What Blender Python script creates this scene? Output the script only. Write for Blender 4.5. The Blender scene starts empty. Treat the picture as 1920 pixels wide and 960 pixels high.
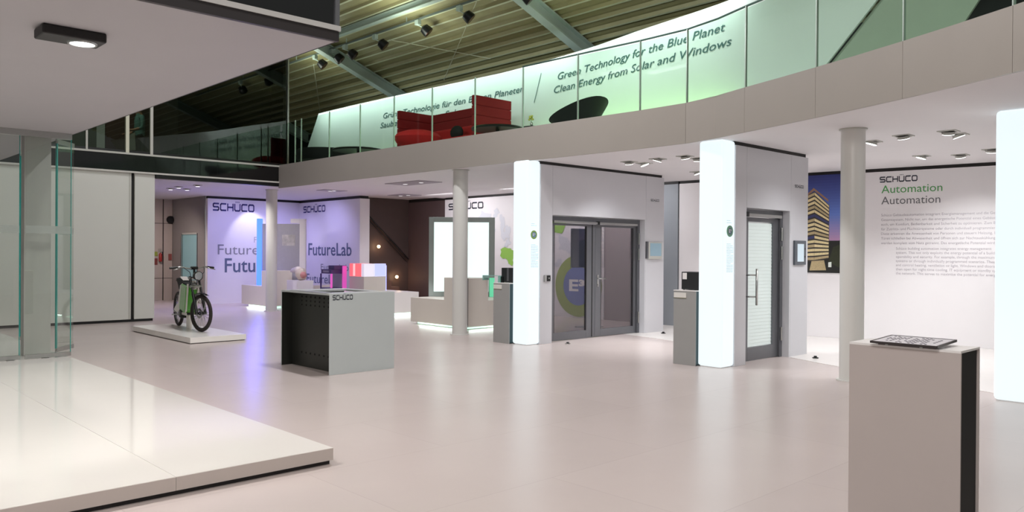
import bpy, bmesh, math, random
from mathutils import Vector, Matrix
random.seed(3)
SC = bpy.context.scene
COL = SC.collection
R = math.radians

# ------------------------------------------------------------------ camera
# world axes follow the building: X and Y are its two wall directions
FPX, HCAM, ROLL, PIT, AZ = 1500.0, 1.55, 0.0065, math.atan(6.5 / 1500.0), R(46.5)
fw = Vector((math.cos(AZ) * math.cos(PIT), math.sin(AZ) * math.cos(PIT), -math.sin(PIT)))
r0 = Vector((math.sin(AZ), -math.cos(AZ), 0))
u0 = r0.cross(fw)
rt = math.cos(ROLL) * r0 + math.sin(ROLL) * u0
up = -math.sin(ROLL) * r0 + math.cos(ROLL) * u0
cd = bpy.data.cameras.new('camera')
cam = bpy.data.objects.new('camera', cd)
COL.objects.link(cam)
M3 = Matrix((rt, up, -fw)).transposed().to_4x4()
cam.matrix_world = Matrix.Translation((0, 0, HCAM)) @ M3
cd.sensor_width = 36.0
cd.lens = 36.0 * FPX / 1920.0
cd.clip_start, cd.clip_end = 0.05, 200
SC.camera = cam

# ------------------------------------------------------------------ view, world, lights
SC.view_settings.view_transform = 'Standard'
SC.view_settings.look = 'None'
SC.view_settings.gamma = 1.0
SC.view_settings.exposure = 0.0
SC.view_settings.use_curve_mapping = False
try:
    SC.cycles.use_denoising = True
    SC.cycles.max_bounces = 10
    SC.cycles.diffuse_bounces = 5
    SC.cycles.glossy_bounces = 4
    SC.cycles.transparent_max_bounces = 16
    SC.cycles.sample_clamp_indirect = 6.0
except Exception:
    pass
wd = bpy.data.worlds.new('night_hall')
SC.world = wd
wd.use_nodes = True
bg = wd.node_tree.nodes['Background']
bg.inputs[0].default_value = (0.9, 0.95, 0.9, 1)
bg.inputs[1].default_value = 0.28


def area(name, loc, aim, sx, sy, power, color=(1, 1, 1), parent=None, spread=180, upv=None):
    l = bpy.data.lights.new(name, 'AREA')
    l.shape = 'RECTANGLE'
    l.size, l.size_y, l.energy, l.color = sx, sy, power, color
    l.spread = R(spread)
    o = bpy.data.objects.new(name, l)
    COL.objects.link(o)
    d = (Vector(aim) - Vector(loc)).normalized()
    z = -d
    x = Vector(upv) if upv else Vector((0, 1, 0))
    x = (x - z * x.dot(z)).normalized()
    y = z.cross(x)
    o.matrix_world = Matrix.Translation(loc) @ Matrix((x, y, z)).transposed().to_4x4()
    return o


def spot(name, loc, aim, power, angle=90, blend=.6, color=(1, 1, 1), rad=.05):
    l = bpy.data.lights.new(name, 'SPOT')
    l.energy, l.color, l.spot_size, l.spot_blend, l.shadow_soft_size = power, color, R(angle), blend, rad
    o = bpy.data.objects.new(name, l)
    COL.objects.link(o)
    o.location = loc
    o.rotation_euler = (Vector(aim) - Vector(loc)).to_track_quat('-Z', 'Y').to_euler()
    return o


def point(name, loc, power, color=(1, 1, 1), rad=.03):
    l = bpy.data.lights.new(name, 'POINT')
    l.energy, l.color, l.shadow_soft_size = power, color, rad
    o = bpy.data.objects.new(name, l)
    COL.objects.link(o)
    o.location = loc
    return o


# unseen lamps added at the booth ceiling to brighten the back wall
for yy in (16.6, 13.6, 11.2):
    area('back_wall_fill', (13.2, yy, 3.07), (14.3, yy, 1.0), 1.6, .2, 34, (.97, .97, 1))
# unseen fill lamps added for the hall, high under the roof
area('hall_fill', (6.6, 8.5, 7.2), (6.6, 8.5, 0), 1.6, .3, 300, (.98, .98, 1))
area('hall_fill', (4.5, 2.6, 7.6), (4.5, 2.8, 0), 1.6, .3, 250, (1, .96, .95))
area('hall_fill', (6.6, 14.5, 7.0), (6.6, 14.5, 0), 1.6, .3, 150, (.97, .95, 1))
# wash lights of the curved banner on the gallery: white from above, green from its foot
for y0, y1, xx, pw, pg in ((22.8, 17.2, 12.35, 38, 5), (17.2, 11.7, 12.45, 38, 9), (11.7, 7.2, 11.65, 33, 17)):
    ym = (y0 + y1) / 2
    area('banner_top_light', (xx, ym, 6.3), (xx + .9, ym, 5.55), abs(y1 - y0), .12, pw, (.88, 1, .99), spread=130)
    area('banner_foot_light', (xx, ym, 3.72), (xx + .75, ym, 3.9), abs(y1 - y0), .08, pg, (.55, 1, .25), spread=120)
# coloured light in the lab corner
spot('lab_blue_light', (9.9, 21.0, 3.05), (10.4, 22.8, 1.3), 90, 110, .9, (.46, .43, 1), .06)
spot('lab_blue_light', (11.3, 21.2, 3.05), (11.6, 22.8, 1.2), 75, 110, .9, (.46, .43, 1), .06)
spot('lab_blue_light', (10.9, 20.4, 3.05), (12.42, 20.9, 1.2), 85, 120, .9, (.48, .45, 1), .06)
spot('lab_white_scallop', (10.75, 22.0, 3.08), (10.85, 22.8, 1.9), 48, 70, .5, (.9, .88, 1), .03)
spot('lab_blue_light', (8.8, 20.2, 3.05), (8.8, 20.4, 0), 130, 130, .9, (.50, .42, 1), .06)
spot('corridor_light', (7.9, 22.8, 3.05), (8.3, 24.2, .6), 170, 130, .9, (1, .86, .8), .06)
spot('lab_front_fill', (8.3, 18.9, 3.05), (10.5, 20.5, 1.0), 150, 70, .9, (1, .95, .93), .05)  # added spot that brightens the screen arch and pale blocks
# unseen fill added behind the viewpoint for pedestal, fascia and counter
area('hall_fill', (-.8, .4, 4.3), (4.5, 2.6, .6), 2.4, 1.2, 170, (1, .96, .94))
# unseen upward lamps added to brighten the roof sheet
for yy in (10.7, 15.8, 21):
    area('roof_fill', (11.0, yy, 6.5), (11.0, yy, 9), .6, 1.5, 27, (.92, 1, .86), upv=(0, 1, 0))

# ------------------------------------------------------------------ materials
def lin(h):
    h = h.lstrip('#')
    o = []
    for i in (0, 2, 4):
        c = int(h[i:i + 2], 16) / 255
        o.append(c / 12.92 if c <= .04045 else ((c + .055) / 1.055) ** 2.4)
    return o[0], o[1], o[2], 1.0


MATS = {}


def mat(name, col='#808080', rough=.5, metal=0.0, emit=None, strength=0.0, noise=0.0, nscale=6.0, bump=0.0, bscale=40.0,
        trans=0.0, coat=0.0, spec=.5, alpha=1.0):
    if name in MATS:
        return MATS[name]
    m = bpy.data.materials.new(name)
    m.use_nodes = True
    nt = m.node_tree
    p = nt.nodes['Principled BSDF']
    c = lin(col)
    p.inputs['Base Color'].default_value = c
    p.inputs['Roughness'].default_value = rough
    p.inputs['Metallic'].default_value = metal
    p.inputs['Specular IOR Level'].default_value = spec
    p.inputs['Coat Weight'].default_value = coat
    p.inputs['Transmission Weight'].default_value = trans
    p.inputs['Alpha'].default_value = alpha
    if emit:
        p.inputs['Emission Color'].default_value = lin(emit)
        p.inputs['Emission Strength'].default_value = strength
    tc = nt.nodes.new('ShaderNodeTexCoord')
    nz = nt.nodes.new('ShaderNodeTexNoise')
    nz.inputs['Scale'].default_value = nscale
    nz.inputs['Detail'].default_value = 4
    nt.links.new(tc.outputs['Object'], nz.inputs['Vector'])
    if noise > 0:
        mx = nt.nodes.new('ShaderNodeMix')
        mx.data_type = 'RGBA'
        mx.inputs[6].default_value = tuple(v * (1 - noise) for v in c[:3]) + (1,)
        mx.inputs[7].default_value = tuple(min(1, v * (1 + noise)) for v in c[:3]) + (1,)
        nt.links.new(nz.outputs['Fac'], mx.inputs[0])
        nt.links.new(mx.outputs[2], p.inputs['Base Color'])
    if bump > 0:
        n2 = nt.nodes.new('ShaderNodeTexNoise')
        n2.inputs['Scale'].default_value = bscale
        nt.links.new(tc.outputs['Object'], n2.inputs['Vector'])
        b = nt.nodes.new('ShaderNodeBump')
        b.inputs['Strength'].default_value = bump
        b.inputs['Distance'].default_value = .01
        nt.links.new(n2.outputs['Fac'], b.inputs['Height'])
        nt.links.new(b.outputs['Normal'], p.inputs['Normal'])
    MATS[name] = m
    return m


def glass(name, tint, refl=.08, rough=0.0, ior=1.5, haze=0.0):
    """thin clear pane: tinted see-through plus a fresnel reflection"""
    m = bpy.data.materials.new(name)
    m.use_nodes = True
    nt = m.node_tree
    nt.nodes.remove(nt.nodes['Principled BSDF'])
    out = nt.nodes['Material Output']
    t = nt.nodes.new('ShaderNodeBsdfTransparent')
    t.inputs[0].default_value = lin(tint)
    g = nt.nodes.new('ShaderNodeBsdfGlossy')
    g.inputs['Roughness'].default_value = rough
    fr = nt.nodes.new('ShaderNodeLayerWeight')
    po = nt.nodes.new('ShaderNodeMath')
    po.operation = 'POWER'
    po.inputs[1].default_value = 5
    nt.links.new(fr.outputs['Facing'], po.inputs[0])
    ad = nt.nodes.new('ShaderNodeMapRange')
    f0 = ((ior - 1) / (ior + 1)) ** 2 + refl
    ad.inputs['To Min'].default_value = f0
    ad.inputs['To Max'].default_value = min(1.0, f0 + .6)
    nt.links.new(po.outputs[0], ad.inputs['Value'])
    mx = nt.nodes.new('ShaderNodeMixShader')
    nt.links.new(ad.outputs[0], mx.inputs[0])
    nt.links.new(t.outputs[0], mx.inputs[1])
    nt.links.new(g.outputs[0], mx.inputs[2])
    last = mx.outputs[0]
    if haze:
        d = nt.nodes.new('ShaderNodeBsdfDiffuse')
        d.inputs[0].default_value = (.8, .85, .83, 1)
        m2 = nt.nodes.new('ShaderNodeMixShader')
        m2.inputs[0].default_value = haze
        nt.links.new(last, m2.inputs[1])
        nt.links.new(d.outputs[0], m2.inputs[2])
        last = m2.outputs[0]
    nt.links.new(last, out.inputs[0])
    MATS[name] = m
    return m


def glow(name, col, strength, base=None, noise=.02):
    return mat(name, base or col, .35, emit=col, strength=strength, noise=noise)


def floor_material():
    m = mat('resin_floor', '#c3b6b2', .27, noise=.05, nscale=1.3, bump=.02, bscale=9, spec=.5)
    nt = m.node_tree
    p = nt.nodes['Principled BSDF']
    old = p.inputs['Base Color'].links[0].from_socket
    tc = nt.nodes.new('ShaderNodeTexCoord')
    br = nt.nodes.new('ShaderNodeTexBrick')
    br.inputs['Scale'].default_value = 1.0
    br.inputs['Mortar Size'].default_value = .003
    br.inputs['Brick Width'].default_value = 2.4
    br.inputs['Row Height'].default_value = 1.2
    br.inputs['Color1'].default_value = (1, 1, 1, 1)
    br.inputs['Color2'].default_value = (.975, .975, .975, 1)
    br.inputs['Mortar'].default_value = (.88, .88, .88, 1)
    nt.links.new(tc.outputs['Object'], br.inputs['Vector'])
    mu = nt.nodes.new('ShaderNodeMix')
    mu.data_type = 'RGBA'
    mu.blend_type = 'MULTIPLY'
    mu.inputs[0].default_value = 1
    nt.links.new(old, mu.inputs[6])
    nt.links.new(br.outputs[0], mu.inputs[7])
    nt.links.new(mu.outputs[2], p.inputs['Base Color'])
    return m


M_FLOOR = floor_material()
M_FLOORW = mat('white_floor', '#e2dcd8', .25, noise=.03, nscale=2)
M_CEIL = mat('white_ceiling', '#dedadb', .7, noise=.02, nscale=2)
M_SOFFIT = mat('soffit_paint', '#aaa6a9', .6, noise=.03, nscale=2)
M_WALL = mat('white_wall', '#e6e2e3', .55, noise=.02, nscale=3)
M_WALLP = mat('portal_panel', '#c6c5c9', .28, noise=.02, nscale=3, spec=.5)
M_PANEL = mat('white_lacquer_panel', '#d3d3cc', .4, noise=.02, nscale=2)
M_GREYWALL = mat('grey_blue_wall', '#8f949a', .5, noise=.03)
M_FASCIA = mat('fascia_board', '#979089', .38, noise=.03, nscale=2)
M_DARK = mat('dark_gap', '#15110f', .6, noise=.2)
M_BLACK = mat('black_satin', '#0c0c0d', .35, noise=.2)
M_BLACKG = mat('black_glass', '#0b0a0c', .06, noise=.1, spec=.7)
M_TRIM = mat('pale_trim', '#b9b8b0', .4, noise=.03)
M_PLINTH = mat('gloss_white_slab', '#e9e4de', .06, noise=.015, nscale=2, coat=.35, spec=.5)
M_DECK = mat('deck_white', '#efebe6', .22, noise=.015, nscale=2, spec=.3)
M_EDGESHADE = mat('shaded_slab_edge', '#bdb2ac', .4, noise=.02)
M_BROWN = mat('brown_stair_wall', '#4f3f3b', .6, noise=.08, nscale=4)
M_MAUVE = mat('mauve_wall', '#a59b9b', .6, noise=.05)
M_COLUMN = mat('column_paint', '#d4d2cd', .35, noise=.02)
M_STEEL = mat('brushed_steel', '#b5b5b3', .28, metal=1, noise=.06, nscale=30)
M_GREYMET = mat('door_grey_metal', '#6d6e72', .32, metal=.55, noise=.05, nscale=12)
M_BEIGE = mat('beige_front', '#d9d2c8', .4, noise=.03, nscale=3)
M_PEDG = mat('pedestal_grey', '#bdb2ae', .45, noise=.03, nscale=3)
M_COUNTER = mat('counter_grey', '#c0c7c7', .42, noise=.03, nscale=3)
M_COUNTIN = mat('counter_dark', '#22231f', .4, noise=.12, nscale=5)
M_WHITE = mat('white_lacquer', '#ece8e6', .3, noise=.02)
M_TEAL = mat('teal_dark', '#1f3a40', .35, noise=.1)
M_ROOF = mat('roof_sheet', '#a39d74', .45, noise=.12, nscale=3)
M_BEAM = mat('roof_beam_paint', '#b4c4ba', .5, noise=.05, nscale=4)
M_LOGO = mat('logo_ink', '#2d3140', .5, noise=.05)
M_LOGOB = mat('logo_ink_blue', '#3a3a72', .5, noise=.05)
M_INKG = mat('grey_ink', '#8d8d90', .6, noise=.03)
M_INKL = mat('light_grey_ink', '#a9a6ab', .6, noise=.03)
M_INKM = mat('mid_grey_ink', '#6d6d70', .6, noise=.03)
M_INKGREEN = mat('green_ink', '#4d9a55', .6, noise=.03)
M_INKTEAL = mat('slate_ink', '#5f6a80', .6, noise=.03)
M_INKDARK = mat('dark_teal_ink', '#476b6b', .6, noise=.03)
M_BANNER = mat('banner_cloth', '#e9efec', .8, noise=.015, nscale=1.5)
M_BANNERD = mat('grey_green_wall', '#a9b3a3', .7, noise=.04, nscale=2)
M_BACK = mat('dark_gallery_wall', '#1b1f1d', .7, noise=.2)
M_RED = mat('red_fabric', '#8c1118', .85, noise=.1, nscale=20, bump=.15, bscale=120)
M_RED2 = mat('bright_red_fabric', '#b9181c', .85, noise=.1, nscale=20, bump=.15, bscale=120)
M_BLKF = mat('black_fabric', '#101211', .75, noise=.2, nscale=30, bump=.1, bscale=150)
M_GGLASS = glass('clear_balustrade_glass', '#eaf5ee', .0, ior=1.35)
M_CLEAR = glass('folding_glass', '#f8fbf9', .02, ior=1.42)
M_EDGE = mat('teal_glass_edge', '#2c8f86', .2, noise=.1, emit='#2c8f86', strength=0.0)
M_FROST = mat('frosted_band', '#9da59f', .6, noise=.03, alpha=.5)
M_TINT = glass('tinted_door_glass', '#d2cfd2', .03, ior=1.35)
M_FACADE = glass('dark_facade_glass', '#b4bcb2', .0, ior=1.62)
M_LCOL = glow('light_column', '#eefbff', .95, '#6f7678')
M_LCOLG = None
M_LAMP = glow('lamp_white', '#ffffff', 4.0)
M_LAMPS = glow('lamp_soft', '#fdfaff', 1.6)
M_UNDER = glow('under_glow', '#d5ffe9', .95)
M_LIGHTWIN = glow('lit_window', '#e0fbf6', .88, '#ffffff')
M_BLUE = glow('blue_led', '#4a78ff', 1.7)
M_BLUE2 = glow('pale_blue_led', '#a9b0ff', 1.0)
M_REDLED = glow('red_lit', '#ff6f74', .8)
M_GREENLIT = glow('green_lit', '#6fdfae', .6)
M_WARM = glow('warm_lamp', '#ffd9a6', 5.0)
M_PINK = glow('pink_lit', '#d558b8', .55)


def facade_shift():
    # glossy emissive pillars are a touch bluer where the diffuser is thick at its edge
    pass


# ------------------------------------------------------------------ mesh helpers
ORG = {}


class MB:
    def __init__(s):
        s.v, s.f, s.m = [], [], []

    def add(s, vs, fs, mi=0):
        n = len(s.v)
        s.v += [tuple(p) for p in vs]
        for f in fs:
            s.f.append(tuple(i + n for i in f))
            s.m.append(mi)
        return s

    def box(s, x0, x1, y0, y1, z0, z1, mi=0):
        v = [(x, y, z) for z in (z0, z1) for y in (y0, y1) for x in (x0, x1)]
        return s.add(v, [(0, 2, 3, 1), (4, 5, 7, 6), (0, 1, 5, 4), (2, 6, 7, 3), (0, 4, 6, 2), (1, 3, 7, 5)], mi)

    def obox(s, c, ux, uy, uz, hx, hy, hz, mi=0):
        c, ux, uy, uz = Vector(c), Vector(ux), Vector(uy), Vector(uz)
        v = [c + ux * hx * a + uy * hy * b + uz * hz * d for d in (-1, 1) for b in (-1, 1) for a in (-1, 1)]
        return s.add(v, [(0, 2, 3, 1), (4, 5, 7, 6), (0, 1, 5, 4), (2, 6, 7, 3), (0, 4, 6, 2), (1, 3, 7, 5)], mi)

    def prism(s, pts, axis, a, b, mi=0):
        def P(p, h):
            return {'z': (p[0], p[1], h), 'y': (p[0], h, p[1]), 'x': (h, p[0], p[1])}[axis]
        n = len(pts)
        v = [P(p, a) for p in pts] + [P(p, b) for p in pts]
        f = [tuple(range(n))[::-1], tuple(range(n, 2 * n))]
        f += [(i, (i + 1) % n, n + (i + 1) % n, n + i) for i in range(n)]
        return s.add(v, f, mi)

    def poly(s, pts, mi=0):
        return s.add(pts, [tuple(range(len(pts)))], mi)

    def tube(s, pts, r, n=8, mi=0, caps=True):
        pts = [Vector(p) for p in pts]
        rs = r if isinstance(r, (list, tuple)) else [r] * len(pts)
        v, f = [], []
        prev = None
        for i, p in enumerate(pts):
            d = (pts[min(i + 1, len(pts) - 1)] - pts[max(i - 1, 0)]).normalized()
            if prev is None:
                a = Vector((0, 0, 1)) if abs(d.z) < .9 else Vector((1, 0, 0))
                x = d.cross(a).normalized()
            else:
                x = (prev - d * prev.dot(d)).normalized()
            prev = x
            y = d.cross(x)
            for k in range(n):
                t = 2 * math.pi * k / n
                v.append(p + (x * math.cos(t) + y * math.sin(t)) * rs[i])
        for i in range(len(pts) - 1):
            for k in range(n):
                f.append((i * n + k, i * n + (k + 1) % n, (i + 1) * n + (k + 1) % n, (i + 1) * n + k))
        if caps:
            f.append(tuple(range(n))[::-1])
            f.append(tuple(range((len(pts) - 1) * n, len(pts) * n)))
        return s.add(v, f, mi)

    def lathe(s, prof, c=(0, 0, 0), n=24, axis='z', a0=0, a1=360, mi=0, closed=False):
        full = abs(a1 - a0) >= 359.9
        k = n if full else n + 1
        v, f = [], []
        for i in range(k):
            t = R(a0 + (a1 - a0) * i / n)
            for r, h in prof:
                q = (r * math.cos(t), r * math.sin(t), h)
                if axis == 'y':
                    q = (q[0], q[2], q[1])
                elif axis == 'x':
                    q = (q[2], q[0], q[1])
                v.append((c[0] + q[0], c[1] + q[1], c[2] + q[2]))
        m = len(prof)
        for i in range(n):
            j = (i + 1) % k
            for q in range(m if closed else m - 1):
                w = (q + 1) % m
                f.append((i * m + q, j * m + q, j * m + w, i * m + w))
        return s.add(v, f, mi)

    def ball(s, c, r, n=12, mi=0):
        rr = r if isinstance(r, (tuple, list)) else (r, r, r)
        v, f = [], []
        h = n // 2
        for i in range(h + 1):
            a = math.pi * i / h
            for k in range(n):
                t = 2 * math.pi * k / n
                v.append((c[0] + rr[0] * math.sin(a) * math.cos(t), c[1] + rr[1] * math.sin(a) * math.sin(t), c[2] + rr[2] * math.cos(a)))
        for i in range(h):
            for k in range(n):
                f.append((i * n + k, (i + 1) * n + k, (i + 1) * n + (k + 1) % n, i * n + (k + 1) % n))
        return s.add(v, f, mi)

    def wallpath(s, path, th, z0, z1, mi=0):
        """thick wall along a plan polyline; thickness goes to the right of travel"""
        n = len(path)
        off = []
        for i, p in enumerate(path):
            a = Vector(path[max(i - 1, 0)])
            b = Vector(path[min(i + 1, n - 1)])
            d = (b - a).normalized()
            off.append((p[0] + d.y * th, p[1] - d.x * th))
        v = []
        for p, q in zip(path, off):
            v += [(p[0], p[1], z0), (p[0], p[1], z1), (q[0], q[1], z1), (q[0], q[1], z0)]
        f = []
        for i in range(n - 1):
            a, b = i * 4, i * 4 + 4
            for k in range(4):
                f.append((a + k, b + k, b + (k + 1) % 4, a + (k + 1) % 4))
        f += [(0, 1, 2, 3), ((n - 1) * 4 + 3, (n - 1) * 4 + 2, (n - 1) * 4 + 1, (n - 1) * 4)]
        return s.add(v, f, mi)

    def build(s, name, mats, parent=None, local=False, smooth=False, bevel=0.0, kind=None, base=None):
        if not isinstance(mats, (list, tuple)):
            mats = [mats]
        if parent is not None:
            org = Vector((0, 0, 0)) if local else ORG[parent.name]
        else:
            xs = [p[0] for p in s.v]
            ys = [p[1] for p in s.v]
            org = Vector(base) if base else Vector(((min(xs) + max(xs)) / 2, (min(ys) + max(ys)) / 2, min(p[2] for p in s.v)))
        me = bpy.data.meshes.new(name)
        me.from_pydata([tuple(Vector(p) - org) for p in s.v], [], s.f)
        for m in mats:
            me.materials.append(m)
        for p, i in zip(me.polygons, s.m):
            p.material_index = i
            p.use_smooth = bool(smooth)
        bm = bmesh.new()
        bm.from_mesh(me)
        bmesh.ops.recalc_face_normals(bm, faces=bm.faces)
        bm.to_mesh(me)
        bm.free()
        o = bpy.data.objects.new(name, me)
        COL.objects.link(o)
        if smooth == 'auto':
            try:
                me.set_sharp_from_angle(angle=R(40))
            except Exception:
                pass
        if bevel:
            b = o.modifiers.new('bevel', 'BEVEL')
            b.width = bevel
            b.segments = 2
            b.limit_method = 'ANGLE'
        if parent is not None:
            o.parent = parent
            ORG[o.name] = ORG[parent.name]
        else:
            o.location = org
            ORG[o.name] = org
        if kind:
            o['kind'] = kind
        return o


def tag(o, label, cat, group=None):
    o['label'], o['category'] = label, cat
    if group:
        o['group'] = group
    return o


def thing(name, label, cat, loc, rz=0.0, group=None):
    o = bpy.data.objects.new(name, None)
    o.empty_display_size = .1
    COL.objects.link(o)
    o.location = loc
    o.rotation_euler = (0, 0, rz)
    ORG[o.name] = Vector(loc)
    return tag(o, label, cat, group)


def struct_root(name, loc=(0, 0, 0)):
    o = bpy.data.objects.new(name, None)
    COL.objects.link(o)
    o.location = loc
    ORG[o.name] = Vector(loc)
    o['kind'] = 'structure'
    return o


def dup(o, loc, label, group=None):
    c = o.copy()
    COL.objects.link(c)
    c.location = loc
    ORG[c.name] = Vector(loc)
    c['label'] = label
    if group:
        c['group'] = group
    for ch in o.children:
        d = ch.copy()
        COL.objects.link(d)
        d.parent = c
        for g in ch.children:
            e = g.copy()
            COL.objects.link(e)
            e.parent = d
    return c


def box(name, m, x0, x1, y0, y1, z0, z1, parent=None, bevel=0.0, kind=None):
    return MB().box(x0, x1, y0, y1, z0, z1).build(name, m, parent, bevel=bevel, kind=kind)


def lit(l, parent):
    """parent a lamp to its fitting, keeping its place"""
    l.parent = parent
    l.matrix_parent_inverse = Matrix.Translation(-ORG[parent.name])
    return l


# ------------------------------------------------------------------ lettering
def _font_mesh(body, off=0.0, shear=0.0, space=1.0):
    cu = bpy.data.curves.new('lettering', 'FONT')
    cu.body = body
    cu.size = 1
    cu.resolution_u = 3
    cu.offset = off
    cu.shear = shear
    cu.space_character = space
    o = bpy.data.objects.new('lettering', cu)
    COL.objects.link(o)
    bpy.context.view_layer.update()
    me = bpy.data.meshes.new_from_object(o.evaluated_get(bpy.context.evaluated_depsgraph_get()))
    v = [tuple(p.co) for p in me.vertices]
    f = [tuple(p.vertices) for p in me.polygons]
    bpy.data.objects.remove(o)
    bpy.data.curves.remove(cu)
    bpy.data.meshes.remove(me)
    return v, f


_cv, _ = _font_mesh('H')
CAP = max(p[1] for p in _cv)


def letters(mb, body, cap, width, mapper, off=0.0, shear=0.0, mi=0):
    """flat print: cap = capital height, width = wanted run (None keeps the face's own)"""
    v, f = _font_mesh(body, off, shear)
    x0 = min(p[0] for p in v)
    x1 = max(p[0] for p in v)
    sy = cap / CAP
    sx = (width / (x1 - x0)) if width else sy
    mb.add([mapper((p[0] - x0) * sx, p[1] * sy) for p in v], f, mi)


LOGO = {
    'S': [[(1.2, 1), (.15, 1), (0, .88), (0, .62), (.15, .5), (1.05, .5), (1.2, .38), (1.2, .12), (1.05, 0), (0, 0)]],
    'C': [[(1.2, 1), (.18, 1), (0, .84), (0, .16), (.18, 0), (1.2, 0)]],
    'H': [[(0, 1), (0, 0)], [(1.2, 1), (1.2, 0)], [(0, .5), (1.2, .5)]],
    'U': [[(0, 1), (0, .16), (.18, 0), (1.02, 0), (1.2, .16), (1.2, 1)]],
    'O': [[(.18, 1), (0, .84), (0, .16), (.18, 0), (1.02, 0), (1.2, .16), (1.2, .84), (1.02, 1), (.18, 1)]],
}


def logo(mb, width, height, mapper, word='SCHUCO', start=0, mi=0, w=.25):
    """wide squared capitals with three little wedges over the U"""
    pitch = 1.62
    total = pitch * 5 + 1.2
    sx, sy = width / total, height
    for i, ch in enumerate('SCHUCO'):
        if i < start:
            continue
        x0 = i * pitch
        for st in LOGO[ch]:
            for (ax, ay), (bx, by) in zip(st, st[1:]):
                d = Vector((bx - ax, by - ay))
                L = d.length
                d /= L
                n = Vector((-d.y, d.x)) * w / 2
                e = d * w * .35
                q = [Vector((ax, ay)) - e + n, Vector((bx, by)) + e + n, Vector((bx, by)) + e - n, Vector((ax, ay)) - e - n]
                mb.poly([mapper((x0 + p.x) * sx, p.y * sy) for p in q], mi)
        if ch == 'U':
            for k in range(3):
                cx = x0 + .25 + k * .35
                mb.poly([mapper((cx - .14) * sx, 1.42 * sy), mapper((cx + .14) * sx, 1.42 * sy), mapper(cx * sx, 1.2 * sy)], mi)


# ================================================================== LARGE STRUCTURE
box('floor', M_FLOOR, -12, 20, -8, 30, -.2, 0, kind='structure')

# fascia line of the gallery in plan
FP = [(9.33, 18.15), (9.32, 15.81), (9.32, 14.56), (9.32, 13.32), (9.33, 12.09), (9.35, 10.87), (9.38, 9.67), (9.40, 8.45), (9.44, 7.26),
      (9.42, 6.43), (9.28, 5.86), (9.06, 5.31), (8.86, 4.75), (8.64, 4.18), (8.42, 3.62), (8.18, 3.07), (7.93, 2.53), (7.66, 1.99), (7.36, 1.42), (7.0, .8), (6.55, .1), (6.0, -.7)]


def inset(path, d):
    out = []
    for i, p in enumerate(path):
        a, b = Vector(path[max(i - 1, 0)]), Vector(path[min(i + 1, len(path) - 1)])
        t = (b - a).normalized()
        out.append((p[0] - t.y * d, p[1] + t.x * d))
    return out


INN = inset(FP, .03)
cb = MB()
cb.prism([(p[0], p[1]) for p in INN] + [(20, -.7), (20, 18.15)], 'z', 3.1, 3.60)
cb.build('ceiling', M_CEIL, kind='structure')
MB().prism([(-6, 18.3), (9.33, 18.3), (9.33, 18.15), (20, 18.15), (20, 29), (-6, 29)], 'z', 3.13, 3.3).build('ceiling', M_CEIL, kind='structure')

fas = struct_root('gallery_fascia')
k = 0
cuts = [0, 9, 11, 13, 15, 17, 19, 21]
for a, b in zip(cuts, cuts[1:]):
    seg = [list(p) for p in FP[a:b + 1]]
    d0 = (Vector(seg[1]) - Vector(seg[0])).normalized() * .0015
    d1 = (Vector(seg[-2]) - Vector(seg[-1])).normalized() * .003
    seg[0] = (seg[0][0] + d0.x, seg[0][1] + d0.y)
    seg[-1] = (seg[-1][0] + d1.x, seg[-1][1] + d1.y)
    MB().wallpath([tuple(p) for p in seg], -.028, 3.085, 3.65).build('fascia_panel', M_FASCIA, fas)

# roof: corrugated sheet falling towards the gallery, beams and tie rods
def zr(x):
    return 11.89 - .375 * x


roof = struct_root('roof')
rb = MB()
prof = []
x = -4.0
while x < 16.5:
    for dx, dz in ((0, 0), (.115, -.013), (.18, 0), (.198, -.065), (.243, -.065), (.265, 0)):
        prof.append((x + dx, zr(x + dx) + dz))
    x += .316
v, f = [], []
for (px, pz) in prof:
    v += [(px, -6, pz), (px, 31, pz)]
for i in range(len(prof) - 1):
    f.append((2 * i, 2 * i + 1, 2 * i + 3, 2 * i + 2))
rb.add(v, f)
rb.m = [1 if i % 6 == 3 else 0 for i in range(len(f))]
rb.build('roof_sheet', [M_ROOF, mat('roof_rib_lit', '#d3d8b6', .4, noise=.06)], roof)  # rib undersides coloured paler to stand for the light they catch
for yb in (27.6, 20.09, 12.49, 4.9):
    b = MB()
    for (w, t0, t1) in ((.12, -.40, -.365), (.018, -.365, -.1), (.12, -.1, -.065)):
        pts = []
        for xx in (-3.5, 16.3):
            pts.append(xx)
        vs = []
        for xx in pts:
            for yy, tt in ((yb - w, t0), (yb + w, t0), (yb + w, t1), (yb - w, t1)):
                vs.append((xx, yy, zr(xx) + tt))
        b.add(vs, [(0, 1, 5, 4), (1, 2, 6, 5), (2, 3, 7, 6), (3, 0, 4, 7), (0, 3, 2, 1), (4, 5, 6, 7)])
    b.build('roof_beam', M_BEAM, roof)
pb = MB()
for (w, t0, t1) in ((.07, -.23, -.21), (.014, -.21, -.09), (.07, -.09, -.067)):
    pb.box(11.47 - w, 11.47 + w, -4, 30, zr(11.47) + t0, zr(11.47) + t1)
pb.build('roof_beam', M_BEAM, roof)
for a, b in (((11.82, 13.65, 7.23), (14.08, 17.66, 6.39)), ((12.1, 21.39, 7.12), (14.17, 24.59, 6.35)), ((12.12, 17.51, 7.12), (13.72, 15.3, 6.52))):
    MB().tube([a, b], .011, 6).build('tie_rod', mat('rod_zinc', '#c9ccb2', .4, noise=.05), roof)

# dark wall closing the gallery behind the banner, under the low edge of the roof
box('wall_gallery', M_BACK, 15.4, 15.55, -6, 31, 3.61, 6.0, kind='structure')
box('wall_gallery', M_BACK, 9.6, 15.4, 27.9, 28.05, 3.3, 8.2, kind='structure')

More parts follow.
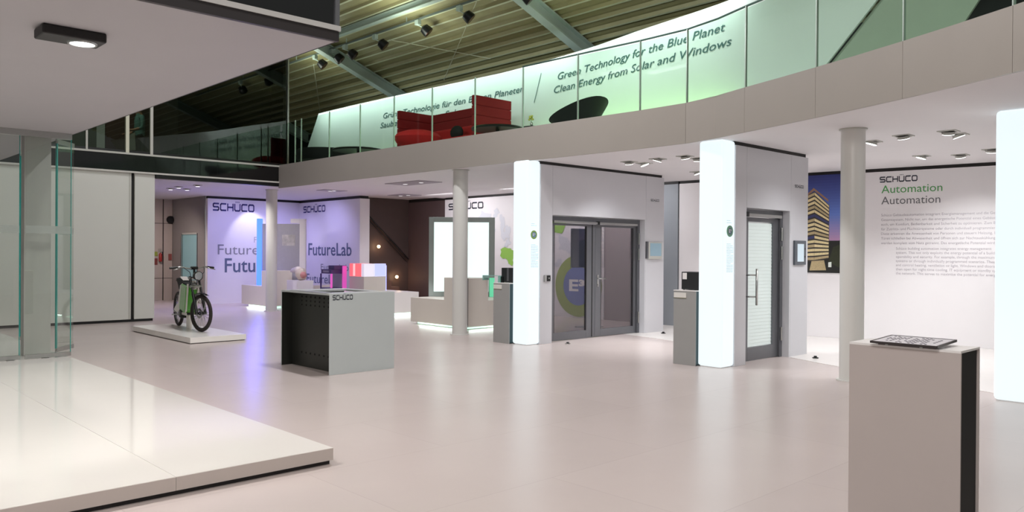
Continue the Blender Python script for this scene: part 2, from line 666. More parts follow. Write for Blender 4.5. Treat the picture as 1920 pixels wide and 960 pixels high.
# -------------------------------------------------- long back wall of the booths
def wallseg(name, path, m, z1=3.04, th=.18, top=True):
    root = struct_root(name)
    MB().wallpath(path, -th, 0, z1).build('wall_panel', m, root)
    if top:
        MB().wallpath([(p[0] + .02, p[1]) for p in path], -th + .04, z1, 3.1).build('shadow_gap', M_DARK, root)
    return root


W_MAP = wallseg('wall_back', [(14.36, 17.93), (14.36, 12.02)], M_WALL)
wallseg('wall_back', [(14.36, 12.0), (14.36, 10.38)], M_MAUVE)
wallseg('wall_back', [(14.34, 10.37), (14.34, 9.97)], M_GREYWALL)
wallseg('wall_back', [(14.36, 9.95), (14.5, 7.22)], M_WALL)
W_AUTO = wallseg('wall_right', [(14.5, 7.2), (15.35, .45)], M_WALL)
AD = Vector((.85, -6.75, 0)).normalized()
AN = Vector((AD.y, -AD.x, 0))          # towards the hall


def aw(s, z, off=.004):
    p = Vector((14.5, 7.2, 0)) + AD * s + AN * off
    return (p.x, p.y, z)


MB().prism([(12.3, 10.6), (12.11, 9.57), (11.84, 8.35), (11.55, 7.0), (11.32, 5.85), (11.01, 5.2), (10.6, 4.1), (10.2, 2.94), (9.8, 1.9), (15.3, 1.9), (14.9, 4.0), (14.48, 7.2), (14.34, 10.6)], 'z', 0, .004).build('floor_inlay', M_FLOORW, kind='structure')

# -------------------------------------------------- lab corner (violet), corridor and stair niche
W_LABL = wallseg('wall_left', [(9.52, 22.8), (12.42, 22.8)], M_WALL, th=-.16) if False else None
lab1 = struct_root('wall_left')
box('wall_panel', M_WALL, 9.52, 12.6, 22.8, 22.95, 0, 3.06, lab1)
box('shadow_gap', M_DARK, 9.54, 12.58, 22.82, 22.95, 3.06, 3.13, lab1)
lab2 = struct_root('wall_left')
box('wall_panel', M_WALL, 12.42, 12.74, 19.33, 22.8, 0, 3.05, lab2)
box('shadow_gap', M_DARK, 12.44, 12.72, 19.36, 22.8, 3.05, 3.13, lab2)
grey = struct_root('wall_corridor')
b = MB()
b.box(9.5, 9.515, 22.97, 23.5, 0, 3.13).box(9.5, 9.515, 24.7, 25.4, 0, 3.13).box(9.5, 9.515, 23.5, 24.7, 2.06, 3.13).box(9.5, 9.515, 23.5, 24.7, 0, .03)
b.build('wall_panel', mat('corridor_grey', '#928d89', .6, noise=.04), grey)
win = struct_root('window_1')
box('pane', glow('cool_lit_pane', '#7fa3a6', .22), 9.52, 9.535, 23.5, 24.62, .03, 2.06, win)
box('frame', M_STEEL, 9.47, 9.53, 24.62, 24.70, .03, 2.06, win)
box('frame', M_GREYMET, 9.485, 9.53, 23.46, 23.5, .03, 2.06, win)
box('frame', M_TRIM, 9.485, 9.53, 23.5, 24.62, 2.03, 2.08, win)
cor = struct_root('wall_corridor')
MC = mat('corridor_beige', '#b8aca3', .55, noise=.03)
for x0, x1 in ((5.0, 7.9), (7.9, 9.205), (9.225, 9.5)):
    for z0, z1 in ((0, .675), (.69, 2.375), (2.39, 3.13)):
        box('panel', MC, x0 + .008, x1 - .008, 25.4, 25.5, z0, z1, cor)
box('joint', M_DARK, 5.0, 9.52, 25.44, 25.52, 0, 3.13, cor)
al = tag(MB().lathe([(0, 0), (.1, 0), (.12, -.03), (.12, -.07), (.09, -.11), (0, -.12)], (9.41, 25.39, 2.5), 16, 'y').build('alarm_bell', M_BLACK, smooth='auto'), 'round black alarm bell high on the beige corridor wall', 'alarm bell')
for xx, zz, h, cm, lab in ((8.99, 1.44, .13, '#8f9a3c', 'small yellow green safety sign on the corridor wall, upper of two'), (8.99, 1.2, .2, '#7a3a33', 'dark red safety sign under the yellow green one'),
                           (9.42, 1.34, .2, '#8c4a44', 'small brown red notice below the alarm bell'), (9.11, 1.55, .1, '#a39a92', 'pale paper notice above the fire call point on the corridor wall')):
    tag(box('safety_sign', mat('sign_' + cm, cm, .5, noise=.1), xx - .05, xx + .05, 25.38, 25.398, zz - h / 2, zz + h / 2), lab, 'sign')
fx = thing('fire_call_point', 'red fire extinguisher hung on the beige corridor wall beside the signs', 'extinguisher', (9.11, 25.33, 1.2))
MB().lathe([(0, 1.2), (.045, 1.2), (.05, 1.22), (.05, 1.42), (.02, 1.47), (0, 1.47)], (9.11, 25.33, 0), 12).build('bottle', mat('fire_red', '#9c2a26', .4, noise=.05), fx, smooth='auto')
box('bracket', M_BLACK, 9.09, 9.13, 25.35, 25.4, 1.28, 1.4, fx)
MB().tube([(9.11, 25.33, 1.47), (9.15, 25.3, 1.5), (9.17, 25.3, 1.35)], .01, 6).build('hose', M_BLACK, fx)

st = struct_root('wall_stairwell')
box('wall_panel', M_BROWN, 12.74, 14.55, 19.8, 19.95, 0, 3.13, st)
st2 = struct_root('wall_stairwell')
box('wall_panel', M_MAUVE if False else mat('stair_side_wall', '#5b4a4a', .6, noise=.06), 14.44, 14.6, 17.96, 19.8, 0, 3.04, st2)
box('shadow_gap', M_DARK, 14.46, 14.6, 17.96, 19.8, 3.04, 3.13, st2)
hr = thing('stair_handrail', 'dark handrail slanting down the brown stairwell wall', 'handrail', (13.8, 19.75, 1.28))
MB().tube([(12.95, 19.72, 2.62), (13.18, 19.72, 2.4), (14.2, 19.72, 1.5), (14.4, 19.72, 1.32)], .022, 8).build('rail', M_BLACK, hr, smooth=True)
MB().tube([(12.95, 19.74, 2.50), (14.35, 19.74, 1.24)], .012, 6).build('lower_rail', M_BLACK, hr, smooth=True)
for xx in (13.3, 13.75, 14.3):
    MB().tube([(xx, 19.8, 2.27 - .88 * (xx - 13.3)), (xx, 19.72, 2.29 - .88 * (xx - 13.3))], .012, 6).build('bracket', M_BLACK, hr)
sr = struct_root('stair')
for i in range(4):
    box('step', mat('stair_tread', '#6b4b3c', .6, noise=.06), 13.0, 14.15 - i * .28, 19.05, 19.78, i * .18, (i + 1) * .18 - .004, sr)
for xx, zz, lab in ((13.32, 1.7, 'upper warm globe lamp on the brown stairwell wall, above the white cubes'), (13.97, .80, 'lower warm globe lamp on the brown stairwell wall, right of the cubes'), ):
    t = thing('stair_lamp', lab, 'lamp', (xx, 19.72, zz - .05))
    MB().ball((xx, 19.72, zz), .05, 12).build('globe', M_WARM, t, smooth=True)
    MB().tube([(xx, 19.8, zz), (xx, 19.745, zz)], .025, 10).build('socket', M_STEEL, t)
    lit(point('stair_lamp_light', (xx, 19.6, zz), 2.6, (1, .62, .35), .05), t)

# -------------------------------------------------- left glass room: stage platform, soffit, dark upper box
pl = struct_root('stage_platform')
for i, (x0, x1) in enumerate(((-7.0, -4.2), (-4.2, -1.2), (-1.2, 1.94), (1.94, 3.07))):
    box('slab', M_PLINTH, x0 + .0015, x1 - .0015, 5.114, 17.6, .032, .12, pl)
    box('edge_shade', M_EDGESHADE, x0 + .0015, x1 - .0015, 5.11, 5.1138, .033, .118, pl)  # thin strip with the front edge's shade put into its colour
box('recessed_base', mat('black_base', '#161012', .5, noise=.1), -6.9, 3.055, 5.14, 17.5, 0, .032, pl)
sf = struct_root('soffit')
box('soffit_board', M_SOFFIT, -7, 3.12, 5.2, 17.6, 3.1, 3.16, sf)
box('fascia_board', mat('dark_fascia', '#241f20', .4, noise=.1), -7, 3.13, 5.165, 5.2, 3.095, 3.168, sf)
box('fascia_board', M_DARK, 3.12, 3.135, 5.2, 17.6, 3.1, 3.168, sf)
box('trim_strip', mat('fascia_trim', '#a9a7a4', .4, noise=.03), -7, 3.14, 5.155, 5.2, 3.17, 3.208, sf)
up1 = struct_root('upper_glass_box')
box('window_pane', M_BLACKG, -7, 3.125, 5.18, 5.2, 3.21, 6.4, up1)
box('side_pane', M_BLACKG, 3.1, 3.125, 5.2, 17.6, 3.17, 6.4, up1)
box('corner_post', M_GREYMET, 3.1, 3.135, 5.165, 5.2, 3.21, 6.4, up1)

# -------------------------------------------------- far dark facade with white sliding panels under it
wp = struct_root('wall_panelled')
for x0, x1 in ((-4.0, -1.2), (-1.2, 1.1), (1.1, 3.45), (3.45, 5.925), (5.985, 6.415)):
    box('panel', M_PANEL, x0 + .004, x1 - .004, 18.18, 18.24, .055, 3.22, wp, bevel=.004)
    if x1 < 6.2:
        box('edge_strip', M_TRIM, x1 - .05, x1 - .02, 18.172, 18.18, .055, 3.22, wp)
box('kickboard', M_BLACK, -4.0, 6.32, 18.2, 18.24, 0, .055, wp)
box('backing', M_DARK, -4.0, 6.40, 18.24, 18.3, 0, 3.22, wp)
fc = struct_root('wall_facade')
box('spandrel', M_BLACKG, -4, 9.58, 18.14, 18.2, 3.25, 3.6, fc)
box('lower_edge', M_BLACK, 6.42, 9.58, 18.13, 18.28, 3.13, 3.21, fc)
box('trim_strip', mat('facade_trim', '#c9c6c0', .35, noise=.03), -4, 9.585, 18.115, 18.2, 3.212, 3.248, fc)
box('trim_strip', M_TRIM, -4, 9.585, 18.115, 18.2, 3.6, 3.64, fc)
for x0, x1 in ((-4, 2.4), (2.4, 5.02), (5.02, 5.80), (5.80, 6.32), (6.32, 9.55)):
    sl = 0.0
    k0, k1 = sl * (9.55 - x0 - .02), sl * (9.55 - x1 + .02)
    MB().prism([(x0 + .02, 18.155 + k0), (x1 - .02, 18.155 + k1), (x1 - .02, 18.163 + k1), (x0 + .02, 18.163 + k0)], 'z', 3.64, 6.6).build('window_pane', M_FACADE, fc)
for xx, w, m in ((2.4, .03, M_TRIM), (5.02, .02, M_TRIM), (5.82, .035, mat('pale_post', '#c9c8b4', .5, noise=.05)), (6.32, .03, M_TRIM), (9.565, .02, M_STEEL)):
    box('mullion', m, xx - w, xx + w, 18.12, 18.2, 3.64, 6.6, fc)
box('sill', M_BLACK, -4, 9.55, 18.13, 18.2, 3.64, 3.69, fc)
# rooms behind the facade glass
rm = struct_root('wall_upper_room')
box('wall_panel', mat('upper_room_wall', '#5d6a58', .7, noise=.1, nscale=2), 1.5, 6.32, 22.0, 22.1, 3.3, 6.2, rm)
box('wall_panel', mat('upper_room_maroon', '#4a2c2a', .7, noise=.1, nscale=2), 6.25, 7.3, 21.0, 21.1, 3.3, 6.2, rm)
box('wall_panel', M_BLACK, 6.95, 7.05, 18.3, 21.0, 3.3, 6.6, rm)
box('wall_panel', M_BLACK, 7.05, 9.56, 18.9, 19.0, 3.3, 6.6, rm)
box('wall_panel', M_BLACK, 9.5, 9.56, 18.25, 18.9, 3.3, 6.6, rm)
box('upper_floor', M_DARK, 1.5, 9.5, 18.3, 22.0, 3.3, 3.32, rm)
area('upper_room_light', (5.6, 19.6, 6.3), (5.9, 20.2, 3.3), 1.5, 1.0, 40, (1, .95, .85))

# -------------------------------------------------- round columns
for xx, yy, zt, n in ((9.67, 11.61, 3.1, 1), (9.72, 19.27, 3.13, 2), (9.84, 4.27, 3.1, 3)):
    c = struct_root('column', (xx, yy, 0))
    MB().lathe([(.142, 0), (.142, zt)], (xx, yy, 0), 40).build('shaft', M_COLUMN, c, smooth=True)
    MB().lathe([(.142, 0), (.178, 0), (.178, .012), (.142, .012)], (xx, yy, 0), 40).build('base_ring', M_COLUMN, c, smooth='auto')
    MB().lathe([(.142, zt - .012), (.165, zt - .012), (.165, zt), (.142, zt)], (xx, yy, 0), 40).build('top_ring', M_TRIM, c, smooth='auto')

# ================================================================== LIGHT COLUMNS AND DOOR PORTALS
def light_column(x0, x1, y0, y1, label, face_y=None, bx=None):
    t = thing('light_column', label, 'light column', ((x0 + x1) / 2, (y0 + y1) / 2, 0))
    MB().box(x0, x1, y0, y1, .012, 3.095).build('diffuser', M_LCOL, t, bevel=.035)
    box('base_plate', M_WHITE, x0 + .04, x1 - .02, y0 + .04, y1 - .02, 0, .012, t)
    return t


L1 = light_column(9.34, 9.64, 9.47, 9.83, 'glowing white square pillar beside the glazed double door')
L2 = light_column(9.46, 9.78, 5.86, 6.24, 'glowing white square pillar beside the single door with pull handle')
L3 = light_column(9.64, 9.96, 2.27, 2.66, 'glowing white square pillar cut off at the edge behind the large foreground pedestal')

M_BGREEN = mat('badge_green', '#7f9f4a', .5, noise=.04)
M_BBLUE = mat('badge_blue', '#5f86a8', .5, noise=.1)
M_FAINT = mat('faint_ink', '#9fb9c2', .6, emit='#9fb9c2', strength=.4)


def badge(par, cx, y, z, col_ring, col_in, r=.073):
    b = MB()
    b.lathe([(0, 0), (r, 0), (r, -.006), (0, -.006)], (cx, y, z), 28, 'y', mi=0)
    b.lathe([(0, -.007), (r * .62, -.007), (r * .62, -.006)], (cx, y, z), 24, 'y', mi=1)
    o = b.build('badge', [col_ring, col_in], par)
    q = MB()
    letters(q, 'E³', r * .55, r * .75, lambda x, h: (cx - r * .37 + x, y - .009, z - r * .25 + h), off=.01)
    q.build('emblem', M_WHITE, o)


def column_text(par, x0, x1, y, rows):
    b = MB()
    for z, wd in rows:          # fine print too small to read: rows of word-long dashes
        xx, end = x0, x0 + (x1 - x0) * wd
        while xx < end - .008:
            L = min(random.uniform(.012, .04), end - xx)
            b.poly([(xx, y, z), (xx + L, y, z), (xx + L, y, z + .007), (xx, y, z + .007)])
            xx += L + .006
    b.build('lettering', M_FAINT, par)


badge(L1, 9.485, 9.469, 1.85, M_BGREEN, M_BBLUE)
column_text(L1, 9.42, 9.6, 9.466, [(2.03, .5), (2.0, .7)] + [(1.68 - i * .022, .95 if i % 6 else .6) for i in range(18)])
badge(L2, 9.64, 5.859, 1.86, M_BBLUE if False else mat('badge_teal', '#6f9a80', .5, noise=.04), mat('badge_core', '#56707c', .5, noise=.1), .078)
column_text(L2, 9.56, 9.74, 5.856, [(2.0, .5), (1.97, .7)] + [(1.68 - i * .022, .95 if i % 6 else .6) for i in range(18)])


def portal(name, x0, xa, xb, x1, y0, y1):
    r = struct_root(name)
    for a, c, z0, z1 in ((x0, xa, 0, 3.05), (xa, xb + .03, 2.2, 3.05), (xb + .03, x1, 0, 3.05)):
        box('panel', M_WALLP, a + .002, c - .002, y0, y1, z0, z1, r, bevel=.003)
    box('jamb', M_WALLP, xb, xb + .028, y0 + .001, y1, 0, 2.2, r)
    box('shadow_gap', M_DARK, x0 - .02, x1 - .06, y0 + .015, y1 - .02, 3.05, 3.1, r)
    return r


P1 = portal('wall_portal', 9.645, 9.94, 12.53, 13.15, 9.47, 9.82)
P2 = portal('wall_portal', 9.785, 10.08, 11.32, 11.90, 5.86, 6.2)

b = MB()
logo(b, .27, .035, lambda x, h: (12.71 + x, 9.4675, 2.575 + h))
b.build('logo', M_LOGO, P1)
b = MB()
logo(b, .27, .035, lambda x, h: (11.47 + x, 5.8575, 2.57 + h))
b.build('logo', M_LOGO, P2)

# double door
d1 = struct_root('door_1')
yf = 9.62
box('frame', M_GREYMET, 9.945, 10.04, yf - .03, yf + .06, 0, 2.19, d1)
box('frame', M_GREYMET, 12.46, 12.525, yf - .03, yf + .06, 0, 2.19, d1)
box('frame', M_GREYMET, 10.04, 12.46, yf - .03, yf + .06, 2.09, 2.19, d1)
box('closer_rail', M_STEEL, 10.06, 11.22, yf - .075, yf - .03, 2.075, 2.115, d1, bevel=.004)
box('closer_rail', M_STEEL, 11.27, 12.40, yf - .075, yf - .03, 2.075, 2.115, d1, bevel=.004)
box('closer_joint', M_BLACK, 11.22, 11.27, yf - .085, yf - .03, 2.07, 2.13, d1)
for xa, xb, ga, gb in ((10.045, 11.235, 10.14, 11.0), (11.24, 12.455, 11.40, 12.37)):
    lf = MB()
    lf.box(xa, ga, yf, yf + .05, .01, 2.075).box(gb, xb, yf, yf + .05, .01, 2.075).box(ga, gb, yf, yf + .05, .01, .145).box(ga, gb, yf, yf + .05, 2.035, 2.075)
    leaf = lf.build('leaf', M_GREYMET, d1, bevel=.003)
    box('pane', M_TINT, ga, gb, yf + .02, yf + .028, .145, 2.035, leaf)
    gs = MB()
    for q in (ga, gb - .012):
        gs.box(q, q + .012, yf - .002, yf + .0, .145, 2.035)
    gs.build('gasket', M_BLACK, leaf)
box('meeting_groove', M_BLACK, 11.14, 11.165, yf - .003, yf, .02, 2.07, d1)
h = MB()
h.box(11.29, 11.33, yf - .012, yf, .93, 1.15)
h.build('lock_plate', M_STEEL, d1, bevel=.003)
MB().tube([(11.31, yf, 1.08), (11.31, yf - .06, 1.08), (11.48, yf - .06, 1.08)], .011, 8).build('handle', M_STEEL, d1, smooth=True)
MB().lathe([(0, 0), (.014, 0), (.014, -.014), (0, -.014)], (11.31, yf - .01, .97), 12, 'y').build('lock_cylinder', M_STEEL, d1)
for zz in (.2, 1.42, 1.72):
    MB().tube([(12.485, yf - .045, zz), (12.485, yf - .045, zz + .22)], .016, 8).build('hinge', M_STEEL, d1)

# single door
d2 = struct_root('door_2')
yf = 6.0
box('frame', M_GREYMET, 10.085, 10.17, yf - .03, yf + .06, 0, 2.19, d2)
box('frame', M_GREYMET, 11.24, 11.315, yf - .03, yf + .06, 0, 2.19, d2)
box('frame', M_GREYMET, 10.17, 11.24, yf - .03, yf + .06, 2.09, 2.19, d2)
box('closer_rail', M_STEEL, 10.2, 11.2, yf - .08, yf - .03, 2.085, 2.13, d2, bevel=.004)
box('closer_joint', M_BLACK, 10.18, 10.24, yf - .09, yf - .03, 2.08, 2.15, d2)
lf = MB()
ga, gb = 10.37, 11.09
lf.box(10.175, ga, yf, yf + .05, .01, 2.08).box(gb, 11.235, yf, yf + .05, .01, 2.08).box(ga, gb, yf, yf + .05, .01, .2).box(ga, gb, yf, yf + .05, 2.02, 2.08)
leaf = lf.build('leaf', M_GREYMET, d2, bevel=.003)
box('pane', glass('clear_door_glass', '#f3f6f6', .0, ior=1.3), ga, gb, yf + .012, yf + .018, .2, 2.02, leaf)
sl = MB()
z = .205
while z < 2.0:
    sl.add([(ga, yf + .026, z), (gb, yf + .026, z), (gb, yf + .034, z + .048), (ga, yf + .034, z + .048)], [(0, 1, 2, 3)])
    sl.add([(ga, yf + .034, z + .048), (gb, yf + .034, z + .048), (gb, yf + .026, z + .05), (ga, yf + .026, z + .05)], [(0, 1, 2, 3)])
    z += .05
o = sl.build('blind_slats', mat('lit_blind', '#eeeeea', .6, emit='#eef0ee', strength=.3, noise=.02), leaf, kind='stuff')
hd = MB()
hx, hy = 10.385, yf - .13
hd.tube([(hx, hy, .82), (hx, hy, 1.34)], .016, 10)
hd.tube([(hx, hy, .94), (10.30, yf, .94)], .011, 8)
hd.tube([(hx, hy, 1.25), (10.30, yf, 1.25)], .011, 8)
hd.build('pull_handle', M_STEEL, d2, smooth=True)
for zz in (.25, 1.47, 1.75):
    MB().tube([(11.27, yf - .045, zz), (11.27, yf - .045, zz + .2)], .016, 8).build('hinge', M_STEEL, d2)

# fittings on the portals
t = thing('intercom', 'small steel and black entry keypad left of the glazed double door', 'intercom', (9.8, 9.45, 1.06))
box('steel_plate', M_STEEL, 9.73, 9.785, 9.445, 9.47, 1.06, 1.17, t, bevel=.003)
box('black_plate', M_BLACK, 9.79, 9.87, 9.44, 9.47, 1.065, 1.165, t, bevel=.003)
box('button', M_STEEL, 9.818, 9.842, 9.436, 9.44, 1.105, 1.13, t)
t = thing('wall_screen', 'pale blue grey wall screen on the portal right of the double door', 'screen', (12.8, 9.45, 1.46))
box('bezel', M_TRIM, 12.60, 13.04, 9.43, 9.47, 1.44, 1.77, t, bevel=.004)
box('display', glow('screen_blue', '#7f98a5', .3), 12.65, 13.01, 9.426, 9.43, 1.50, 1.75, t)
box('side_bracket', M_GREYMET, 12.55, 12.60, 9.43, 9.47, 1.45, 1.78, t)
t = thing('tablet', 'dark framed touch tablet on the portal right of the single door', 'tablet', (11.6, 5.85, 1.4))
box('frame', mat('tablet_frame', '#4b5158', .35, noise=.05), 11.43, 11.79, 5.83, 5.86, 1.39, 1.76, t, bevel=.006)
box('display', glow('tablet_screen', '#aebcc4', .5), 11.51, 11.71, 5.826, 5.83, 1.44, 1.71, t)
box('button', M_BLACK, 11.74, 11.765, 5.826, 5.83, 1.5, 1.53, t)
box('button', M_BLACK, 11.74, 11.765, 5.826, 5.83, 1.62, 1.65, t)

# door stops and floor sockets
for xx, yy, lab, m in ((10.06, 9.21, 'small steel door stop on the floor before the double door', M_STEEL), (12.78, 9.2, 'small black door stop on the white floor beside the double door portal', M_BLACK),
                       (11.5, 5.53, 'small black door stop on the white floor beside the single door portal', M_BLACK)):
    t = thing('door_stop', lab, 'door stop', (xx, yy, .004 if xx > 11 else 0))
    zb = .004 if xx > 11 else 0
    MB().lathe([(0, zb), (.045, zb), (.045, zb + .012), (.02, zb + .018), (.018, zb + .035), (0, zb + .035)], (xx, yy, 0), 16).build('body', m, t, smooth='auto')
    MB().lathe([(.018, zb + .02), (.024, zb + .02), (.024, zb + .032), (.018, zb + .032)], (xx, yy, 0), 16).build('rubber_ring', M_BLACK, t)

# ================================================================== WALL GRAPHICS
def plane_x(x, y_left):          # wall facing -X, reading towards -Y
    return lambda a, h, z0=0: (x - .004, y_left - a, z0 + h)


def lw(name, m, par, items):
    b = MB()
    for body, cap, width, mp, off in items:
        letters(b, body, cap, width, mp, off)
    return b.build(name, m, par)


b = MB()
logo(b, 1.24, .19, lambda x, h: (9.68 + x, 22.795, 2.73 + h))
b.build('logo', M_LOGOB, lab1)
lw('lettering', M_INKTEAL, lab1, [('FutureLab', .40, 2.25, lambda x, h: (10.03 + x, 22.795, .92 + h), .012)])
lw('lettering', M_INKG, lab1, [('FutureLab', .29, 1.95, lambda x, h: (9.82 + x, 22.795, 1.44 + h), .0)])
lw('lettering', M_INKL, lab1, [('FutureLab', .17, .95, lambda x, h: (10.93 + x, 22.795, 1.80 + h), .0)])
b = MB()
logo(b, 1.27, .165, lambda x, h: (12.415, 22.5 - x, 2.755 + h))
b.build('logo', M_LOGOB, lab2)
lw('lettering', M_INKTEAL, lab2, [('FutureLab', .36, 2.45, lambda x, h: (12.415, 22.2 - x, 1.43 + h), .012)])
lw('lettering', M_INKG, lab2, [('FutureLab', .18, 1.55, lambda x, h: (12.415, 21.45 - x, .99 + h), 0)])
lw('lettering', M_INKTEAL, lab2, [('FutureLab', .28, 1.95, lambda x, h: (12.415, 22.3 - x, .58 + h), 0)])

b = MB()
logo(b, 1.45, .15, lambda x, h: (14.354, 17.74 - x, 2.76 + h))
b.build('logo', M_LOGO, W_MAP)


def blob(mb, cy, cz, ry, rz, x, n=22, j=.25, seed=1, mi=0):
    x = x - seed * .0002
    rnd = random.Random(seed)
    ph = [rnd.uniform(0, 6.28) for _ in range(4)]
    pts = []
    for i in range(n):
        a = 2 * math.pi * i / n
        k = 1 + j * (.5 * math.sin(2 * a + ph[0]) + .35 * math.sin(3 * a + ph[1]) + .3 * math.sin(5 * a + ph[2]) + .2 * math.sin(9 * a + ph[3]))
        pts.append((x, cy + ry * k * math.cos(a), cz + rz * k * math.sin(a)))
    mb.poly(pts, mi)


M_MAPG = mat('map_grey', '#d3d4db', .6, noise=.03)
M_MAPGR = mat('map_green', '#93c257', .6, noise=.04)
b = MB()
for cy, cz, ry, rz, sd in ((16.2, 2.45, .28, .22, 3), (15.75, 2.6, .12, .1, 5), (15.5, 2.3, .12, .2, 6), (15.9, 2.1, .1, .1, 8), (15.35, 2.05, .16, .18, 9), (16.35, 1.1, .09, .15, 10), (15.3, 1.8, .1, .1, 12),
                           (13.2, 1.75, .25, .2, 14), (12.9, 1.5, .2, .1, 15), (13.45, 1.3, .1, .12, 16)):
    blob(b, cy, cz, ry, rz, 14.354, seed=sd, j=.6)
b.build('map_print', M_MAPG, W_MAP)
b = MB()
blob(b, 15.28, 1.52, .28, .17, 14.353, seed=21, j=.3)
blob(b, 15.2, 1.38, .14, .14, 14.353, seed=22, j=.4)
blob(b, 13.55, 2.35, .38, .28, 14.353, seed=23, j=.3)
b.build('map_print', M_MAPGR, W_MAP)
b = MB()
b.lathe([(0, 0), (.74, 0), (.74, -.006), (0, -.006)], (14.354, 12.82, .76), 40, 'x', mi=0)
b.lathe([(0, -.008), (.47, -.008), (.47, -.006)], (14.354, 12.82, .76), 36, 'x', mi=1)
b.build('globe_print', [mat('globe_green', '#93a650', .6, noise=.05), mat('globe_blue', '#6a7ab4', .6, noise=.25, nscale=4)], W_MAP)
lw('lettering', M_WHITE, W_MAP, [('E³', .26, .5, lambda x, h: (14.344, 13.1 - x, .64 + h), .03)])

# right wall: logo, headings and two paragraphs
b = MB()
logo(b, .60, .085, lambda x, h: aw(1.34 + x, 2.855 + h))
b.build('logo', M_LOGO, W_AUTO)
lw('lettering', M_INKGREEN, W_AUTO, [('Automation', .135, .98, lambda x, h: aw(1.36 + x, 2.655 + h), 0)])
lw('lettering', M_INKM, W_AUTO, [('Automation', .135, .95, lambda x, h: aw(1.36 + x, 2.455 + h), 0)])
DE = ['Schüco Gebäudeautomation integriert Energiemanagement und die Gebäudetechnik', 'Gesamtsystem. Nicht nur, um das energetische Potenzial eines Gebäudes zu nutzen',
      'auch, um Komfort, Bedienbarkeit und Sicherheit zu optimieren. Zum Beispiel', 'für Zutritts- und Fluchttürsysteme oder durch individuell programmierte Szenarien',
      'Diese erkennen die Anwesenheit von Personen und steuern Heizung, Lüftung', 'Türen schließen bei Abwesenheit und öffnen sich zur Nachtauskühlung. Geräte', 'werden komplett vom Netz getrennt. Das energetische Potenzial wird optimal']
EN = ['Schüco building automation integrates energy management', 'system. This not only exploits the energy potential of a building', 'operability and security. For example, through the maximum',
      'systems or through individually programmed scenarios. These', 'and control heating, ventilation or light. Windows and doors', 'then open for night-time cooling. IT equipment or standby systems', 'the network. This serves to maximise the potential for energy']
b = MB()
for i, s in enumerate(DE):
    letters(b, s, .043, None, lambda x, h, i=i: aw(1.36 + x * .98, 2.24 - i * .083 + h))
for i, s in enumerate(EN):
    letters(b, s, .043, None, lambda x, h, i=i: aw(1.61 + x * .98, 1.645 - i * .073 + h))
b.build('lettering', mat('paragraph_ink', '#b4aeb4', .6, noise=.02), W_AUTO)

# poster of an office tower at dusk
ps = thing('tower_poster', 'large poster of a lit office tower at dusk on the white wall', 'poster', aw(.45, 1.21, .01))


def pp(px, py, off=.016):
    return aw((px - 1514) / 86 * .83 + .04, 3.06 - (py - 323) * .00985, off)


b = MB()
b.add([aw(.03, 1.21, .002), aw(.93, 1.21, .002), aw(.93, 3.04, .002), aw(.03, 3.04, .002), aw(.03, 1.21, .014), aw(.93, 1.21, .014), aw(.93, 3.04, .014), aw(.03, 3.04, .014)],
      [(0, 1, 2, 3), (4, 5, 6, 7), (0, 1, 5, 4), (1, 2, 6, 5), (2, 3, 7, 6), (3, 0, 4, 7)])
b.build('board', M_BLACK, ps)
b = MB()
rows = 24
skyc = []
for i in range(rows):
    a = i / (rows - 1)
    top, mid, bot = (40, 48, 112), (96, 122, 196), (178, 140, 178)
    c = [top[k] + (mid[k] - top[k]) * min(1, a / .6) if a < .6 else mid[k] + (bot[k] - mid[k]) * (a - .6) / .4 for k in range(3)]
    skyc.append(mat('dusk_sky_%d' % i, '#%02x%02x%02x' % tuple(int(q) for q in c), .5, noise=.02))
    y0, y1 = 325 + i * 125 / rows, 325 + (i + 1) * 125 / rows
    b.poly([pp(1514, y1), pp(1607, y1), pp(1607, y0), pp(1514, y0)], i)
b.build('sky_print', skyc, ps)
PM = [mat('print_dark', '#191a16', .5, noise=.3, nscale=30), mat('print_slab', '#3a332f', .5, noise=.1), mat('print_window', '#e2cf9e', .5, noise=.35, nscale=60), mat('print_window2', '#b7a47c', .5, noise=.4, nscale=60),
      mat('print_tree', '#2b2f18', .5, noise=.4, nscale=40), mat('print_white', '#dfe6dd', .5), mat('print_roof', '#8f6a55', .5, noise=.2), mat('print_blue', '#3a3f6b', .5, noise=.2)]
b = MB()
b.poly([pp(1514, 511), pp(1607, 511), pp(1607, 447), pp(1590, 443), pp(1575, 450), pp(1514, 450)], 0)
b.poly([pp(1556, 490, .017), pp(1575, 500, .017), pp(1607, 505, .017), pp(1607, 452, .017), pp(1580, 456, .017), pp(1565, 462, .017)], 4)
nfl = 16
for i in range(nfl):
    a0, a1 = i / nfl, (i + .62) / nfl

    def edge(x, a):
        # left face x 1515..1529, right face 1529..1557; floors converge a little
        if x <= 1529:
            t, bm_ = 364 - (x - 1515) * .45, 490 - (x - 1515) * .0
        else:
            t, bm_ = 357.7 + (x - 1529) * .95, 490 + (x - 1529) * -.2
        return t + (bm_ - t) * a
    mi = 7 if i in (5, 10) else (2 if i % 3 else 3)
    for xa, xb in ((1515, 1529), (1529.3, 1556.5)):
        b.poly([pp(xa, edge(xa, a1), .019), pp(xb, edge(xb, a1), .019), pp(xb, edge(xb, a0), .019), pp(xa, edge(xa, a0), .019)], mi if xa < 1520 or i % 2 else 2)
b.poly([pp(1515, 490, .018), pp(1529, 490, .018), pp(1557, 484, .018), pp(1557, 383, .018), pp(1529, 356, .018), pp(1515, 362, .018)], 1)
b.poly([pp(1516, 359, .019), pp(1527, 349, .019), pp(1555, 372, .019), pp(1556, 377, .019), pp(1528, 354, .019), pp(1516, 363, .019)], 6)
b.poly([pp(1556, 500, .02), pp(1562, 500, .02), pp(1562, 490, .02), pp(1556, 491, .02)], 5)
